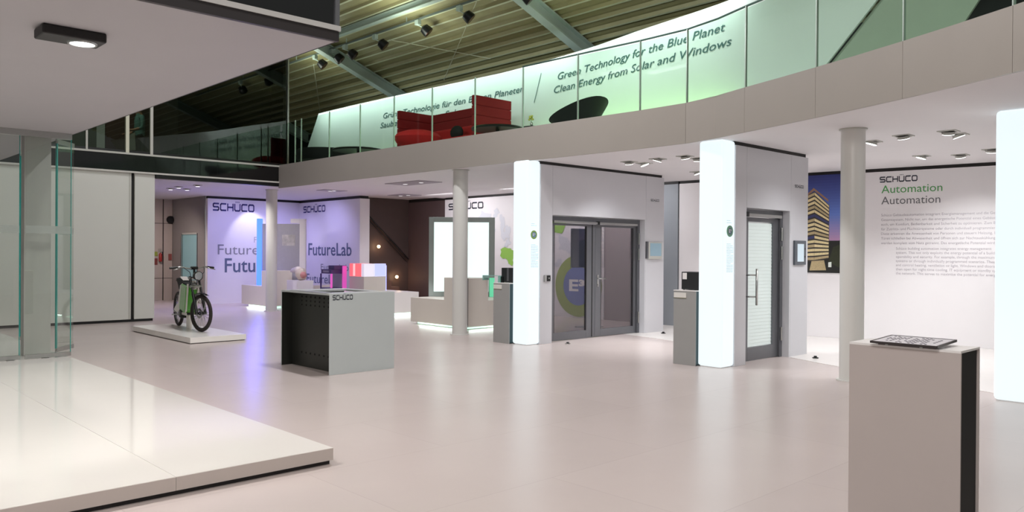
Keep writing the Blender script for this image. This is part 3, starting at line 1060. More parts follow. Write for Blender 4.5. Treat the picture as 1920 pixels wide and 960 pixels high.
b.poly([pp(1520, 507, .02), pp(1552, 506, .02), pp(1548, 487, .02), pp(1524, 489, .02)], 3)
b.build('tower_print', PM, ps)

# ================================================================== GALLERY: banner, balustrade, furniture
CV = [(28.86, 12.88), (23.98, 13.03), (20.31, 13.04), (16.98, 13.14), (15.32, 13.21), (13.99, 13.23), (11.38, 12.96), (9.66, 12.62), (7.44, 12.21), (5.55, 11.6), (3.66, 10.93), (2.0, 10.21), (0.0, 9.21)]


def cvx(y):
    y = min(28.8, max(.05, y))
    n_ = len(CV)
    for i in range(n_ - 1):
        (a, xa), (c, xc) = CV[i], CV[i + 1]
        if c <= y <= a:
            t = (a - y) / (a - c)
            h_ = a - c
            m0 = (CV[i + 1][1] - CV[max(i - 1, 0)][1]) / (CV[max(i - 1, 0)][0] - CV[i + 1][0]) * h_
            j_ = min(i + 2, n_ - 1)
            m1 = (CV[j_][1] - CV[i][1]) / (CV[i][0] - CV[j_][0]) * h_
            return (2 * t ** 3 - 3 * t * t + 1) * xa + (t ** 3 - 2 * t * t + t) * m0 + (3 * t * t - 2 * t ** 3) * xc + (t ** 3 - t * t) * m1
    return CV[0][1]


def slanted(name, m, yl0, yl1, yr0, yr1, z0, z1, n=140, off=0, par=None, label=None):
    b = MB()
    v, f = [], []
    rows_ = 14
    for i in range(n + 1):
        a = i / n
        for k in range(rows_ + 1):
            c = k / rows_
            y = (yl0 + (yl1 - yl0) * c) * (1 - a) + (yr0 + (yr1 - yr0) * c) * a
            x_ = cvx(y) + off
            v += [(x_, y, z0 + (z1 - z0) * c), (x_ + .04, y, z0 + (z1 - z0) * c)]
    st_ = 2 * (rows_ + 1)
    for i in range(n):
        for k in range(rows_):
            p, q = i * st_ + 2 * k, (i + 1) * st_ + 2 * k
            f += [(p, q, q + 2, p + 2), (p + 1, p + 3, q + 3, q + 1)]
        p, q = i * st_, (i + 1) * st_
        f += [(p, p + 1, q + 1, q), (p + st_ - 2, q + st_ - 2, q + st_ - 1, p + st_ - 1)]
    for k in range(rows_):
        for p in (2 * k, n * st_ + 2 * k):
            f.append((p, p + 2, p + 3, p + 1))
    b.add(v, f)
    return b


bn = thing('banner_wall', 'long curved white to green lit wall with slogan lettering on the gallery', 'sign wall', (11.6, 13, 3.6))
slanted('banner', M_BANNER, 24.29, 22.71, 6.35, 3.55, 3.61, 5.93).build('wall_face', M_BANNER, bn, smooth='auto')
wg = slanted('wall', M_BANNERD, 6.32, 3.53, 4.05, 2.1, 3.61, 5.93, off=.07).build('wall_gallery', M_BANNERD, kind='structure')


def bmap(y0, z0, sc=1.0):
    return lambda x, h: (cvx(y0 - x * sc) - .012, y0 - x * sc, z0 + h)


b = MB()
letters(b, 'Green Technology for the Blue Planet', .15, 4.77, bmap(12.32, 5.424), off=.004, shear=.22)
letters(b, 'Clean Energy from Solar and Windows', .15, 5.05, bmap(12.45, 5.141), off=.004, shear=.22)
letters(b, 'Grüne Technologie für den Blauen Planeten', .15, 5.61, bmap(19.14, 5.352), off=.004, shear=.22)
letters(b, 'Saubere Energie aus Solar und Fenster', .15, 5.27, bmap(19.28, 5.091), off=.004, shear=.22)
v = []
for y, z in ((13.16, 5.035), (13.14, 5.035), (12.89, 5.679), (12.91, 5.679)):
    v.append((cvx(y) - .012, y, z))
b.poly(v)
b.build('lettering', M_INKDARK, bn)

bal = thing('glass_balustrade', 'curved clear glass balustrade with thin posts along the gallery edge', 'balustrade', (9.3, 10, 3.65))
PK = [(9.40, 17.46), (9.38, 17.13), (9.35, 15.81), (9.35, 14.56), (9.35, 13.32), (9.36, 12.09), (9.38, 10.87), (9.41, 9.67), (9.43, 8.45), (9.47, 7.26), (9.45, 6.43), (9.09, 5.31), (8.67, 4.18), (8.21, 3.07), (7.69, 1.99), (7.05, .85)]
PK = [(9.40, 18.1)] + PK
MPOST = mat('post_steel', '#b9c4ba', .3, metal=.8, noise=.05)
for i, (p, q) in enumerate(zip(PK, PK[1:])):
    a, c = Vector((p[0], p[1], 0)), Vector((q[0], q[1], 0))
    d = (c - a).normalized()
    nn = Vector((-d.y, d.x, 0))
    L = (c - a).length / 2 - .012
    MB().obox((a + c) / 2 + Vector((0, 0, 4.15)), d, nn, (0, 0, 1), L, .006, .50).build('glass_panel', M_GGLASS, bal)
    if i:
        MB().obox(a + Vector((0, 0, 4.155)), d, nn, (0, 0, 1), .007, .014, .525).build('post', MPOST, bal)
rail = [(x_, y_, 4.68) for x_, y_ in FP[6:]]
rail = [(cx + .03, cy, cz) for cx, cy, cz in rail]
MB().tube([(9.40, 9.67, 4.68)] + [p for p in rail[1:]], .014, 6).build('handrail', mat('rail_dark', '#4f6a62', .35, metal=.4, noise=.05), bal, smooth=True)

# red high-back sofa: two wings and a back, seat, cushions
sofa = thing('high_back_sofa', 'red high-backed quilted sofa with two tall wings on the gallery', 'sofa', (12.1, 14.8, 3.61))


def quilt(mb, x0, x1, y0, y1, z0, z1, rows=6):
    h = (z1 - z0) / rows
    for i in range(rows):
        g = .006
        mb.box(x0 + (0 if i % 2 else .0), x1, y0, y1, z0 + i * h + g, z0 + (i + 1) * h - g)
    mb.box(x0 + .015, x1 - .015, y0 + .015, y1 - .015, z0, z1 - .01)


for y0, y1 in ((13.37, 13.47), (16.19, 16.29)):
    q = MB()
    quilt(q, 11.52, 12.64, y0, y1, 3.70, 5.03)
    q.build('wing', M_RED, sofa, bevel=.012)
q = MB()
quilt(q, 12.54, 12.64, 13.48, 16.18, 3.70, 5.03)
q.build('backrest', M_RED, sofa, bevel=.012)
MB().box(11.62, 12.53, 13.50, 16.16, 3.78, 4.02).build('seat', M_RED2, sofa, bevel=.04)
for y0, y1 in ((13.52, 14.82), (14.84, 16.14)):
    MB().box(11.64, 12.3, y0, y1, 4.02, 4.2).build('seat_cushion', M_RED2, sofa, bevel=.05)
    MB().box(12.30, 12.52, y0, y1, 4.1, 4.56).build('back_cushion', M_RED2, sofa, bevel=.06)
for xx in (11.6, 12.5):
    for yy in (13.42, 16.24):
        MB().tube([(xx, yy, 3.61), (xx, yy, 3.72)], .02, 8).build('leg', M_STEEL, sofa)
tag(MB().ball((12.05, 14.62, 4.37), (.1, .22, .17), 14).build('throw_pillow', M_BLKF, smooth=True), 'black throw pillow on the red sofa seat', 'pillow')
o = MB()
o.lathe([(0, 4.30), (.28, 4.28), (.46, 4.22), (.55, 4.12), (.48, 4.0), (.3, 3.9)], (10.9, 14.6, 0), 28)
o.lathe([(.3, 3.9), (.3, 3.61), (0, 3.61)], (10.9, 14.6, 0), 20)
tag(o.build('ottoman', M_RED2, smooth='auto'), 'round red ottoman before the left wing of the sofa', 'ottoman')

tc_ = thing('tub_chair', 'black curved tub chair on the gallery in front of the slogan wall', 'chair', (11.33, 10.14, 3.61))
b = MB()
v, f = [], []
n = 28
for i in range(n + 1):
    a = R(30 + 300 * i / n)
    t = i / n
    zt = 4.03 + .40 * math.exp(-((t - .80) / .33) ** 2)
    for r, z in ((.30, 3.86), (.60, zt), (.57, zt + .01), (.27, 3.88)):
        v.append((11.33 + r * .85 * math.cos(a), 10.14 + r * math.sin(a), z))
for i in range(n):
    for k in range(4):
        f.append((i * 4 + k, i * 4 + (k + 1) % 4, (i + 1) * 4 + (k + 1) % 4, (i + 1) * 4 + k))
f += [(0, 1, 2, 3), (n * 4 + 3, n * 4 + 2, n * 4 + 1, n * 4)]
b.add(v, f)
b.build('shell', M_BLKF, tc_, smooth='auto')
MB().lathe([(0, 3.86), (.29, 3.86), (.32, 3.92), (.3, 4.0), (0, 4.02)], (11.33, 10.14, 0), 24).build('seat', M_BLKF, tc_, smooth=True)
MB().lathe([(0, 3.61), (.26, 3.61), (.26, 3.63), (.03, 3.65), (.03, 3.86), (0, 3.86)], (11.33, 10.14, 0), 20).build('pedestal_base', M_STEEL, tc_, smooth='auto')


def lounge_table(name, lab, x, y, r, z, cat='table', th=.03):
    t = thing(name, lab, cat, (x, y, 3.61))
    MB().lathe([(0, z), (r * .96, z), (r, z - th * .4), (r * .97, z - th), (0, z - th)], (x, y, 0), 36).build('top', M_BLKF if th > .1 else M_BLACK, t, smooth='auto')
    MB().lathe([(0, 3.61), (r * .5, 3.61), (r * .5, 3.63), (.04, 3.65), (.04, z - th), (0, z - th)], (x, y, 0), 24).build('foot', M_BLACK, t, smooth='auto')


lounge_table('ottoman', 'black oval-sided ottoman at the far left end of the gallery', 11.33, 19.4, .75, 4.31, 'ottoman', .3)
lounge_table('coffee_table', 'low black round table right of the far left ottoman', 11.38, 17.8, .68, 4.19, 'table', .05)
lounge_table('coffee_table', 'low black round table in front of the right wing of the red sofa', 11.1, 12.15, .55, 4.11, 'table', .05)
tb = thing('side_table', 'tiny round table holding a yellow flower beside the tub chair', 'table', (11.1, 11.16, 3.61))
MB().lathe([(0, 4.02), (.17, 4.02), (.17, 4.0), (0, 4.0)], (11.1, 11.16, 0), 20).build('top', M_BLACK, tb)
MB().tube([(11.1, 11.16, 3.61), (11.1, 11.16, 4.0)], .02, 8).build('leg', M_BLACK, tb)
fl = thing('flower', 'small yellow flower in a glass vase on the gallery side table', 'flower', (11.1, 11.16, 4.02))
MB().lathe([(0, 4.02), (.025, 4.02), (.03, 4.09), (.018, 4.11)], (11.1, 11.16, 0), 12).build('vase', M_STEEL, fl, smooth=True)
MB().tube([(11.1, 11.16, 4.05), (11.1, 11.18, 4.2)], .005, 5).build('stem', mat('stem_green', '#7f9a4a', .6, noise=.1), fl)
b = MB()
for i in range(6):
    a = R(60 * i)
    b.ball((11.1 + .02 * math.cos(a), 11.18 + .04 * math.sin(a), 4.2 + .035 * math.sin(a * 2)), (.022, .032, .022), 8)
b.build('petals', mat('petal_yellow', '#d8d66a', .6, noise=.1), fl, smooth=True)

# track with spotlights under the roof
tr = thing('lighting_track', 'long grey lighting track hung under the corrugated roof', 'lighting track', (11.87, 15.8, 7.26))
box('rail', mat('track_grey', '#6f7a74', .5, noise=.05), 11.85, 11.89, 6.8, 23.2, 7.26, 7.30, tr)
for yy in (8, 10.7, 13.5, 16.4, 19.2, 22):
    box('hanger', M_BEAM, 11.86, 11.88, yy - .01, yy + .01, 7.30, zr(11.87) - .01, tr)
M_COPPER = mat('spot_lens', '#6b3b34', .15, metal=.9, noise=.2)
ORD = ['farthest', 'second farthest', 'third farthest', 'fourth farthest', 'fifth farthest', 'sixth farthest', 'seventh farthest', 'nearest']
spot0 = None
for i, yy in enumerate((20.9, 19.97, 19.27, 17.8, 15.93, 14.33, 12.37, 10.5)):
    lab = 'black spotlight on the roof track, %s from the hall' % ORD[i] if i < 7 else 'black spotlight on the roof track, nearest to the hall'
    lab = lab.replace(' from the hall', ' of the row')
    if spot0 is None:
        t = thing('track_spotlight', lab, 'spotlight', (11.87, yy, 7.0), 0, 'spotlights on the roof track')
        MB().box(11.82, 11.92, yy - .07, yy + .07, 7.14, 7.26).build('adapter', M_BEAM, t, bevel=.006)
        MB().tube([(11.87, yy, 7.14), (11.94, yy - .07, 7.09)], .014, 8).build('arm', M_BEAM, t)
        b = MB()
        d = Vector((.55, -.45, -.65)).normalized()
        c = Vector((11.95, yy - .09, 7.09))
        b.tube([c, c + d * .04, c + d * .17, c + d * .21], [.06, .12, .14, .14], 16)
        b.build('head', M_BLACK, t, smooth='auto')
        b = MB()
        b.tube([c + d * .20, c + d * .215], .125, 16)
        b.build('lens', M_COPPER, t)
        spot0 = t
    else:
        dup(spot0, (11.87, yy, 7.0), lab, 'spotlights on the roof track')

# ================================================================== CEILING DOWNLIGHTS
def downlight(x, y, lab, s=.085, z=3.1, power=26, tilt=(.25, .1), m=None):
    t = thing('downlight', lab, 'ceiling light', (x, y, z - .03), 0, 'recessed ceiling downlights')
    b = MB()
    for x0, x1, y0, y1 in ((-s - .02, s + .02, -s - .02, -s), (-s - .02, s + .02, s, s + .02), (-s - .02, -s, -s, s), (s, s + .02, -s, s)):
        b.box(x + x0, x + x1, y + y0, y + y1, z - .012, z)
    b.box(x - s, x + s, y - s, y + s, z - .004, z, 1)
    b.build('frame', [M_TRIM, mat('downlight_well', '#5a5658', .5, noise=.1)], t)
    d = Vector((tilt[0], tilt[1], -1)).normalized()
    c = Vector((x, y, z - .004))
    b = MB()
    b.tube([c, c + d * .035], [s * .8, s * .9], 16)
    b.build('lamp_ring', M_TRIM, t, smooth='auto')
    b = MB()
    b.tube([c + d * .036, c + d * .04], s * .84, 16)
    b.build('lamp', m or M_LAMP, t)
    if power:
        lit(spot('downlight_beam', tuple(c + d * .06), tuple(c + d * 2), power * 4, 115, .8, (.96, .985, 1), .06), t)
    return t


DL = [(10.74, 8.46, 'between the portals, far end of the front row'), (11.08, 8.40, 'between the portals, far end of the back row'), (10.73, 7.86, 'between the portals, middle of the front row'),
      (10.73, 7.33, 'between the portals, near end of the front row'), (11.11, 7.35, 'between the portals, near end of the back row'), (12.95, 8.57, 'behind the bright pillar, close to the back wall'),
      (11.08, 4.55, 'just right of the round column'), (10.81, 4.04, 'alone, front row right of the round column'), (10.81, 3.50, 'front lamp of the pair before the near pillar'),
      (11.16, 3.50, 'rear lamp of the pair before the near pillar'), (13.21, 4.66, 'above the green heading, near the back wall'), (13.47, 4.19, 'second from the heading along the back wall'),
      (13.1, 3.66, 'beside the near pillar by the back wall')]
for i, (x, y, w) in enumerate(DL):
    downlight(x, y, 'square recessed downlight ' + w, tilt=((.3, .15), (.2, -.3), (-.1, .3), (.35, 0))[i % 4], power=24)
for i, (x0, x1, y0, y1, sx, m1, lab) in enumerate(((10.42, 11.05, 13.9, 15.2, 0, M_LAMPS, 'grey ceiling panel with two lamps left of the slim round column'), (12.6, 13.2, 17.5, 18.25, 0, M_LAMPS, 'grey ceiling panel near the brown stairwell'),
                                                   (10.35, 11.0, 17.7, 18.12, 0, M_LAMPS, 'grey ceiling panel nearest the violet wall'))):
    t = thing('ceiling_panel', lab, 'ceiling light', ((x0 + x1) / 2, (y0 + y1) / 2, 3.085), 0, 'flush ceiling light panels')
    box('plate', mat('panel_grey', '#a49ea6', .5, noise=.03), x0, x1, y0, y1, 3.088, 3.1, t)
    for k in (0.27, .73):
        cx, cy = (x0 + x1) / 2, y0 + (y1 - y0) * k
        MB().lathe([(0, 3.082), (.055, 3.082), (.055, 3.088)], (cx, cy, 0), 16).build('lamp', m1, t)
        MB().lathe([(.055, 3.088), (.055, 3.08), (.07, 3.08), (.07, 3.088)], (cx, cy, 0), 16).build('ring', M_TRIM, t)
        lit(spot('panel_beam', (cx, cy, 3.06), (cx, cy, 0), (60, 40, 22)[i], 120, .8, ((.97, .95, 1), (.9, .85, 1), (.6, .5, 1))[i], .05), t)
for x, y, w in ((7.7, 20.74, 'far front lamp'), (8.06, 20.59, 'far rear lamp'), (7.64, 20.05, 'middle lamp'), (7.77, 19.2, 'near lamp')):
    downlight(x, y, 'small flush downlight in the corridor ceiling, ' + w, s=.06, z=3.13, power=8, tilt=(0, 0), m=M_LAMPS)

sl_ = thing('soffit_lamp', 'black rectangular surface lamp under the left soffit', 'ceiling light', (1.62, 6.27, 3.02))
MB().box(1.43, 1.84, 6.17, 6.41, 3.03, 3.1).build('housing', mat('lamp_housing', '#161313', .5, noise=.15), sl_, bevel=.012)
MB().lathe([(0, 3.026), (.082, 3.026), (.082, 3.03)], (1.71, 6.29, 0), 28).build('lens', M_LAMP, sl_)
MB().lathe([(.082, 3.03), (.082, 3.02), (.095, 3.02), (.098, 3.03)], (1.71, 6.29, 0), 28).build('lens_ring', M_STEEL, sl_, smooth='auto')
lit(spot('soffit_beam', (1.71, 6.29, 3.0), (1.71, 6.29, 0), 200, 130, .8, (1, .97, .93), .08), sl_)
for x, y in ((-.6, 6.29), (.55, 9.6), (1.71, 9.6), (-.6, 9.6)):
    l = area('soffit_lamp_light', (x, y, 3.05), (x, y, 0), .2, .2, 26, (1, .97, .93))

# ================================================================== COUNTER, PEDESTALS
ct = thing('display_counter', 'grey metal counter with dark open end and perforated panel in mid floor', 'counter', (5.7, 9.45, 0))
x0, x1, y0, y1, zt = 5.22, 6.2, 8.8, 10.06, 1.02
box('front_panel', M_COUNTER, x0, x1, y0, y0 + .012, 0, zt, ct, bevel=.002)
box('back_panel', M_COUNTER, x0, x1, y1 - .012, y1, 0, zt, ct, bevel=.002)
box('lining', M_COUNTIN, x0 + .003, x1 - .01, y1 - .02, y1 - .0125, .002, zt - .03, ct)
b = MB()
b.box(x0, x1, y0 + .012, y0 + .3, zt - .022, zt).box(x0, x1, y1 - .34, y1 - .012, zt - .022, zt).box(x0, x0 + .2, y0 + .3, y1 - .34, zt - .022, zt).box(x1 - .18, x1, y0 + .3, y1 - .34, zt - .022, zt)
b.build('top_plate', mat('counter_top', '#b4b7b7', .3, noise=.03), ct)
box('recessed_tray', mat('tray_black', '#0a0a0a', .75, spec=.1), x0 + .18, x1 - .16, y0 + .28, y1 - .32, zt - .07, zt - .045, ct)
box('side_plate', M_COUNTIN, x0 + .16, x0 + .175, y0 + .0125, y1 - .02, .0, zt - .03, ct)
box('cover_plate', M_STEEL, x0 + .02, x0 + .1, y0 + .12, y1 - .2, zt, zt + .004, ct)
b = MB()
for r_ in range(3):
    for k in range(9):
        cy, cz = y0 + .06 + k * .115, .94 - r_ * .055
        b.lathe([(0, 0), (.013, 0), (.013, -.004), (0, -.004)], (x0 + .159, cy, cz), 8, 'x')
for k in range(9):
    b.lathe([(0, 0), (.013, 0), (.013, -.004), (0, -.004)], (x0 + .159, y0 + .06 + k * .115, .19), 8, 'x')
b.build('perforation', mat('hole_black', '#030303', .8), ct, kind='stuff')
b = MB()
logo(b, .285, .052, lambda x, h: (5.265 + x, y0 - .002, .955 - .012 + h))
b.build('logo', M_LOGO, ct)

pr = thing('tall_pedestal', 'large grey sleeve pedestal with black open end in the right foreground', 'pedestal', (4.72, 1.7, 0))
x0, x1, y0, y1, zt = 4.57, 4.875, 1.41, 1.995, 1.05
box('front_panel', M_PEDG, x0, x0 + .012, y0, y1, 0, zt - .012, pr)
box('rear_panel', M_PEDG, x1 - .012, x1, y0, y1, 0, zt - .012, pr)
box('top_plate', M_WHITE, x0, x1, y0, y1, zt - .012, zt, pr)
box('hollow_fill', mat('hollow_shade', '#050505', .7), x0 + .012, x1 - .012, y0 + .012, y1 - .01, .01, zt - .012, pr)  # black block fills the sleeve, standing for the shade in its open hollow
dv = thing('sample_panel', 'flat tilted grey panel printed with rows of keys on the foreground pedestal', 'control panel', (4.68, 1.68, zt))
ang = Vector((.28, 0, .012)).normalized()
nrm = Vector((0, 1, 0)).cross(ang) * -1
MB().obox((4.675, 1.685, zt + .022), ang, (0, 1, 0), nrm, .15, .17, .004).build('plate', mat('panel_plate', '#d2ced3', .35, noise=.05), dv)
b = MB()
for sx in (-1, 1):
    b.obox((4.675 + sx * .15, 1.685, zt + .022 + sx * .0064), ang, (0, 1, 0), nrm, .004, .174, .006)
for sy in (-1, 1):
    b.obox((4.675, 1.685 + sy * .172, zt + .022), ang, (0, 1, 0), nrm, .15, .004, .006)
b.build('edge_frame', mat('panel_edge', '#3a3434', .3, noise=.1), dv)
b = MB()
for i in range(7):
    for j in range(13):
        if random.random() < .6:
            c = Vector((4.675, 1.685, zt + .027)) + ang * (-.11 + i * .036) + Vector((0, 1, 0)) * (.135 - j * .0215)
            b.obox(c, ang, (0, 1, 0), nrm, .0075, .0045, .0012)
b.build('key_prints', mat('key_ink', '#77737a', .5), dv, kind='stuff')
box('stand', mat('stand_dark', '#4b4345', .4, noise=.1), 4.56, 4.60, 1.53, 1.83, zt, zt + .012, dv)
for yy in (1.60, 1.78):
    box('foot', M_STEEL, 4.55, 4.62, yy - .008, yy + .008, zt, zt + .013, dv)

M_PLATE = mat('label_plate', '#dcd8d2', .5, noise=.02)


def small_pedestal(lab, x0, x1, y0, y1, zt):
    t = thing('small_pedestal', lab, 'pedestal', ((x0 + x1) / 2, (y0 + y1) / 2, 0))
    mg = mat('pedestal_front', '#9b9a98', .4, noise=.03)
    box('front_panel', mg, x0, x0 + .012, y0, y1, 0, zt - .012, t)
    box('rear_panel', mg, x1 - .012, x1, y0, y1, 0, zt - .012, t)
    box('top_plate', M_WHITE, x0 - .004, x1, y0, y1, zt - .012, zt, t)
    box('hollow_fill', M_TEAL, x0 + .012, x1 - .012, y0 + .008, y1 - .01, .01, zt - .012, t)
    box('label_plate', M_PLATE, x0 - .006, x0, y1 - .21, y1 - .008, zt - .105, zt - .035, t)
    box('label_shadow', mat('plate_shadow', '#6b6a3a', .5), x0 - .006, x0, y1 - .21, y1 - .008, zt - .112, zt - .105, t)  # strip below the plate paints the plate's shadow
    return t


small_pedestal('narrow grey pedestal in front of the bright pillar by the double door', 9.3, 9.62, 9.86, 10.26, 1.03)
small_pedestal('narrow grey pedestal in front of the bright pillar by the single door', 9.42, 9.76, 6.245, 6.61, 1.04)
for x0, y0, y1, zb, lab, stick in ((9.42, 9.9, 10.19, 1.03, 'black device box on the pedestal by the double door', False), (9.52, 6.26, 6.55, 1.04, 'black cube with a white sticker on the pedestal by the single door', True)):
    t = thing('device_box', lab, 'box', (x0 + .1, (y0 + y1) / 2, zb))
    MB().box(x0, x0 + .22, y0, y1, zb + .008, zb + .255).build('housing', mat('device_black', '#1d2022', .45, noise=.15), t, bevel=.006)
    for a_, c_ in ((x0 + .02, y0 + .03), (x0 + .02, y1 - .03), (x0 + .2, y0 + .03), (x0 + .2, y1 - .03)):
        MB().tube([(a_, c_, zb), (a_, c_, zb + .008)], .012, 8).build('foot', M_BLACK, t)
    if stick:
        box('sticker', M_WHITE, x0 - .003, x0, y1 - .09, y1 - .02, zb + .15, zb + .24, t)
    else:
        box('side_module', M_BLACK, x0 - .02, x0, y1 - .05, y1 - .005, zb, zb + .1, t)
        box('display_stripe', M_GREYMET, x0 - .003, x0, y0 + .1, y0 + .15, zb + .03, zb + .25, t)
ac = thing('acrylic_bracket', 'thin clear acrylic shelf bracket left of the black device box', 'bracket', (9.42, 10.4, 1.03))
MB().box(9.36, 9.5, 10.2, 10.62, 1.14, 1.148).build('shelf', mat('acrylic_edge', '#8fc6ba', .15, noise=.05, alpha=.7), ac)
MB().box(9.36, 9.5, 10.612, 10.62, 1.06, 1.14).build('lip', mat('acrylic_edge'), ac)
MB().box(9.36, 9.5, 10.2, 10.215, 1.03, 1.14).build('support', mat('acrylic_edge'), ac)

# ================================================================== DISPLAY PLATFORMS
def under(par, pts):
    b = MB()
    for x0, x1, y0, y1 in pts:
        b.box(x0, x1, y0, y1, .012, .045)
    b.build('under_light', M_UNDER, par)


pc = thing('display_platform', 'pale stepped display platform with light under it by the glowing window', 'platform', (11.2, 13.1, 0))
box('low_block', M_BEIGE, 10.3, 12.3, 12.155, 14.02, .055, .57, pc, bevel=.004)
box('tall_block', M_BEIGE, 10.294, 10.87, 12.147, 12.87, .055, 1.03, pc, bevel=.004)
box('corner_strip', mat('corner_grey', '#8b8783', .5, noise=.03), 10.288, 10.33, 12.141, 12.155, .055, 1.03, pc)
under(pc, [(10.36, 10.40, 12.25, 13.85), (10.40, 12.2, 12.21, 12.25)])
area('platform_under_light', (10.33, 13.0, .045), (10.1, 13.0, 0), 1.5, .03, 2, (.85, 1, .93))
area('platform_under_light', (11.2, 12.19, .045), (11.2, 12.0, 0), .03, 1.6, 2, (.85, 1, .93))

def rotthing(name, lab, cat, cx, cy, z):
    return thing(name, lab, cat, (cx, cy, z), R(46.5 - 90))


fr = rotthing('window_display', 'grey framed frosted window glowing white on the stepped platform', 'window', 11.36, 13.58, .57)
b = MB()
W2 = .725
b.box(-W2, -W2 + .11, -.05, .05, 0, 1.75).box(W2 - .13, W2, -.05, .05, 0, 1.75).box(-W2 + .11, W2 - .13, -.05, .05, 1.64, 1.75).box(-W2 + .11, W2 - .13, -.05, .05, 0, .11)
b.build('frame', mat('window_grey', '#a9b5b1', .45, metal=0, noise=.04), fr, local=True, bevel=.004)
MB().box(-W2 + .11, W2 - .13, -.012, .012, .11, 1.64).build('lit_pane', M_LIGHTWIN, fr, local=True)
MB().box(W2 - .11, W2 - .0, -.062, -.052, .0, .42).build('green_lit_patch', M_GREENLIT, fr, local=True)  # glowing patch on the stile stands for green light falling there

pf = thing('display_platform', 'pale stepped display platform in the violet lab corner, behind the slim column', 'platform', (10.7, 20.7, 0))
box('low_block', M_BEIGE, 9.95, 11.9, 19.92, 21.5, .07, .60, pf, bevel=.004)
box('tall_block', M_BEIGE, 9.944, 10.65, 19.912, 20.28, .07, 1.02, pf, bevel=.004)
box('far_block', M_BEIGE, 11.9, 12.36, 20.3, 21.4, .07, .60, pf, bevel=.004)
b = MB()
for x0, x1, y0, y1 in ((10.02, 10.06, 20.0, 21.2), (10.02, 11.8, 19.98, 20.02)):
    b.box(x0, x1, y0, y1, .004, .066)
b.build('under_light', M_UNDER, pf)
area('platform_under_light', (10.0, 20.6, .055), (9.8, 20.6, 0), 1.3, .03, 2, (.85, 1, .93))
ar = rotthing('screen_arch', 'white arch frame around a grey screen, its left post lit blue', 'display', 10.60, 20.42, .60)
W3 = .675
b = MB()
b.box(W3 - .17, W3, -.05, .05, 0, 1.84).box(W3 - .42, W3 - .17, -.05, .05, 1.72, 1.84)
b.build('frame', M_WHITE, ar, local=True, bevel=.004)
MB().box(-W3, -W3 + .14, -.05, .05, 0, 1.84).build('blue_lit_post', M_BLUE, ar, local=True, bevel=.004)
MB().box(-W3 + .14, W3 - .17, -.02, .02, 0, 1.70).build('screen', mat('grey_screen', '#a6a4ab', .45, noise=.08, nscale=12), ar, local=True)
MB().box(.02, .38, -.03, -.021, 1.10, 1.40).build('photo_print', mat('photo_print', '#b9b6b2', .5, noise=.6, nscale=9), ar, local=True)
lit_b = area('blue_post_light', (10.0, 20.75, 1.5), (9.0, 20.3, 1.2), .15, 1.6, 17, (.15, .12, 1), upv=(0, 1, 0))

p3 = thing('display_platform', 'low white platform behind the grey counter carrying the lit cubes', 'platform', (11.2, 17, 0))
box('block', M_WHITE, 9.9, 12.0, 16.0, 18.6, .06, .56, p3, bevel=.004)
b = MB()
b.box(10.0, 11.95, 16.05, 16.09, .004, .056)
b.build('under_light', M_UNDER, p3)
area('platform_under_light', (11.2, 16.03, .05), (11.2, 15.8, 0), .03, 1.6, 2, (.85, 1, .93))


def cube(lab, cx, cy, z, w, d, h, m, mats=None):
    return rotthing('display_cube', lab, 'cube', cx, cy, z)


c1 = thing('display_cube', 'beige plinth cube under the two lit cubes', 'cube', (11.43, 17.42, .56))
MB().box(11.10, 11.76, 17.08, 17.75, .56, .92).build('body', M_BEIGE, c1, bevel=.004)
MB().box(11.76, 11.78, 17.08, 17.12, .56, .92).build('blue_light_strip', M_BLUE2, c1)
c2 = thing('display_cube', 'small translucent cube glowing red on the beige plinth cube', 'cube', (11.25, 17.5, .92))
MB().box(11.10, 11.45, 17.21, 17.75, .921, 1.245).build('body', M_REDLED, c2, bevel=.004)
MB().box(11.098, 11.10, 17.48, 17.58, .93, 1.24).build('bright_stripe', glow('red_stripe', '#ffb0b0', 1.0), c2)
c3 = thing('display_cube', 'white cube with a violet lit edge on the beige plinth cube', 'cube', (11.43, 17.14, .92))
MB().box(11.10, 11.76, 17.08, 17.20, .921, 1.245).build('body', glow('soft_white_cube', '#e9e2ff', .4, '#ffffff'), c3, bevel=.004)
MB().box(11.42, 11.74, 17.072, 17.08, .93, 1.24).build('violet_face', M_BLUE2, c3)
MB().box(11.76, 11.78, 17.08, 17.12, .925, 1.20).build('blue_light_strip', M_BLUE2, c3)

# purple display rack and cream model left of the cubes
rk = thing('display_rack', 'dark purple display rack with pink lit edge left of the red cube', 'rack', (10.85, 18.05, .56))
MP = mat('rack_purple', '#4a3a72', .4, noise=.1)
MB().box(10.62, 11.05, 17.84, 18.38, .561, .62).build('base', MP, rk)
MB().box(10.98, 11.05, 17.84, 18.38, .62, .98).build('back_plate', mat('rack_plate', '#b8aed2', .4, noise=.05), rk)
MB().box(10.66, 11.02, 17.90, 18.40, .98, 1.09).build('drawer', MP, rk, bevel=.004)
MB().box(10.645, 10.66, 18.02, 18.28, 1.01, 1.06).build('drawer_label', mat('rack_label', '#8c84a4', .5), rk)
MB().box(10.72, 11.05, 17.86, 18.14, 1.09, 1.19).build('upper_drawer', MP, rk, bevel=.004)
MB().box(10.94, 11.05, 17.80, 17.84, .561, 1.18).build('pink_side', M_PINK, rk)
MB().box(10.62, 10.66, 17.84, 17.88, .62, .98).build('post', M_PINK, rk)
MB().box(10.62, 10.65, 18.35, 18.38, .62, .98).build('post', MP, rk)
blk = tag(MB().box(10.3, 10.75, 18.95, 19.55, 0, .78).build('model_block', M_WHITE, bevel=.004), 'white block carrying the cream model behind the counter', 'block')
md = thing('model', 'cream winged model with red side on the white block behind the counter', 'model', (10.5, 19.2, .78))
b = MB()
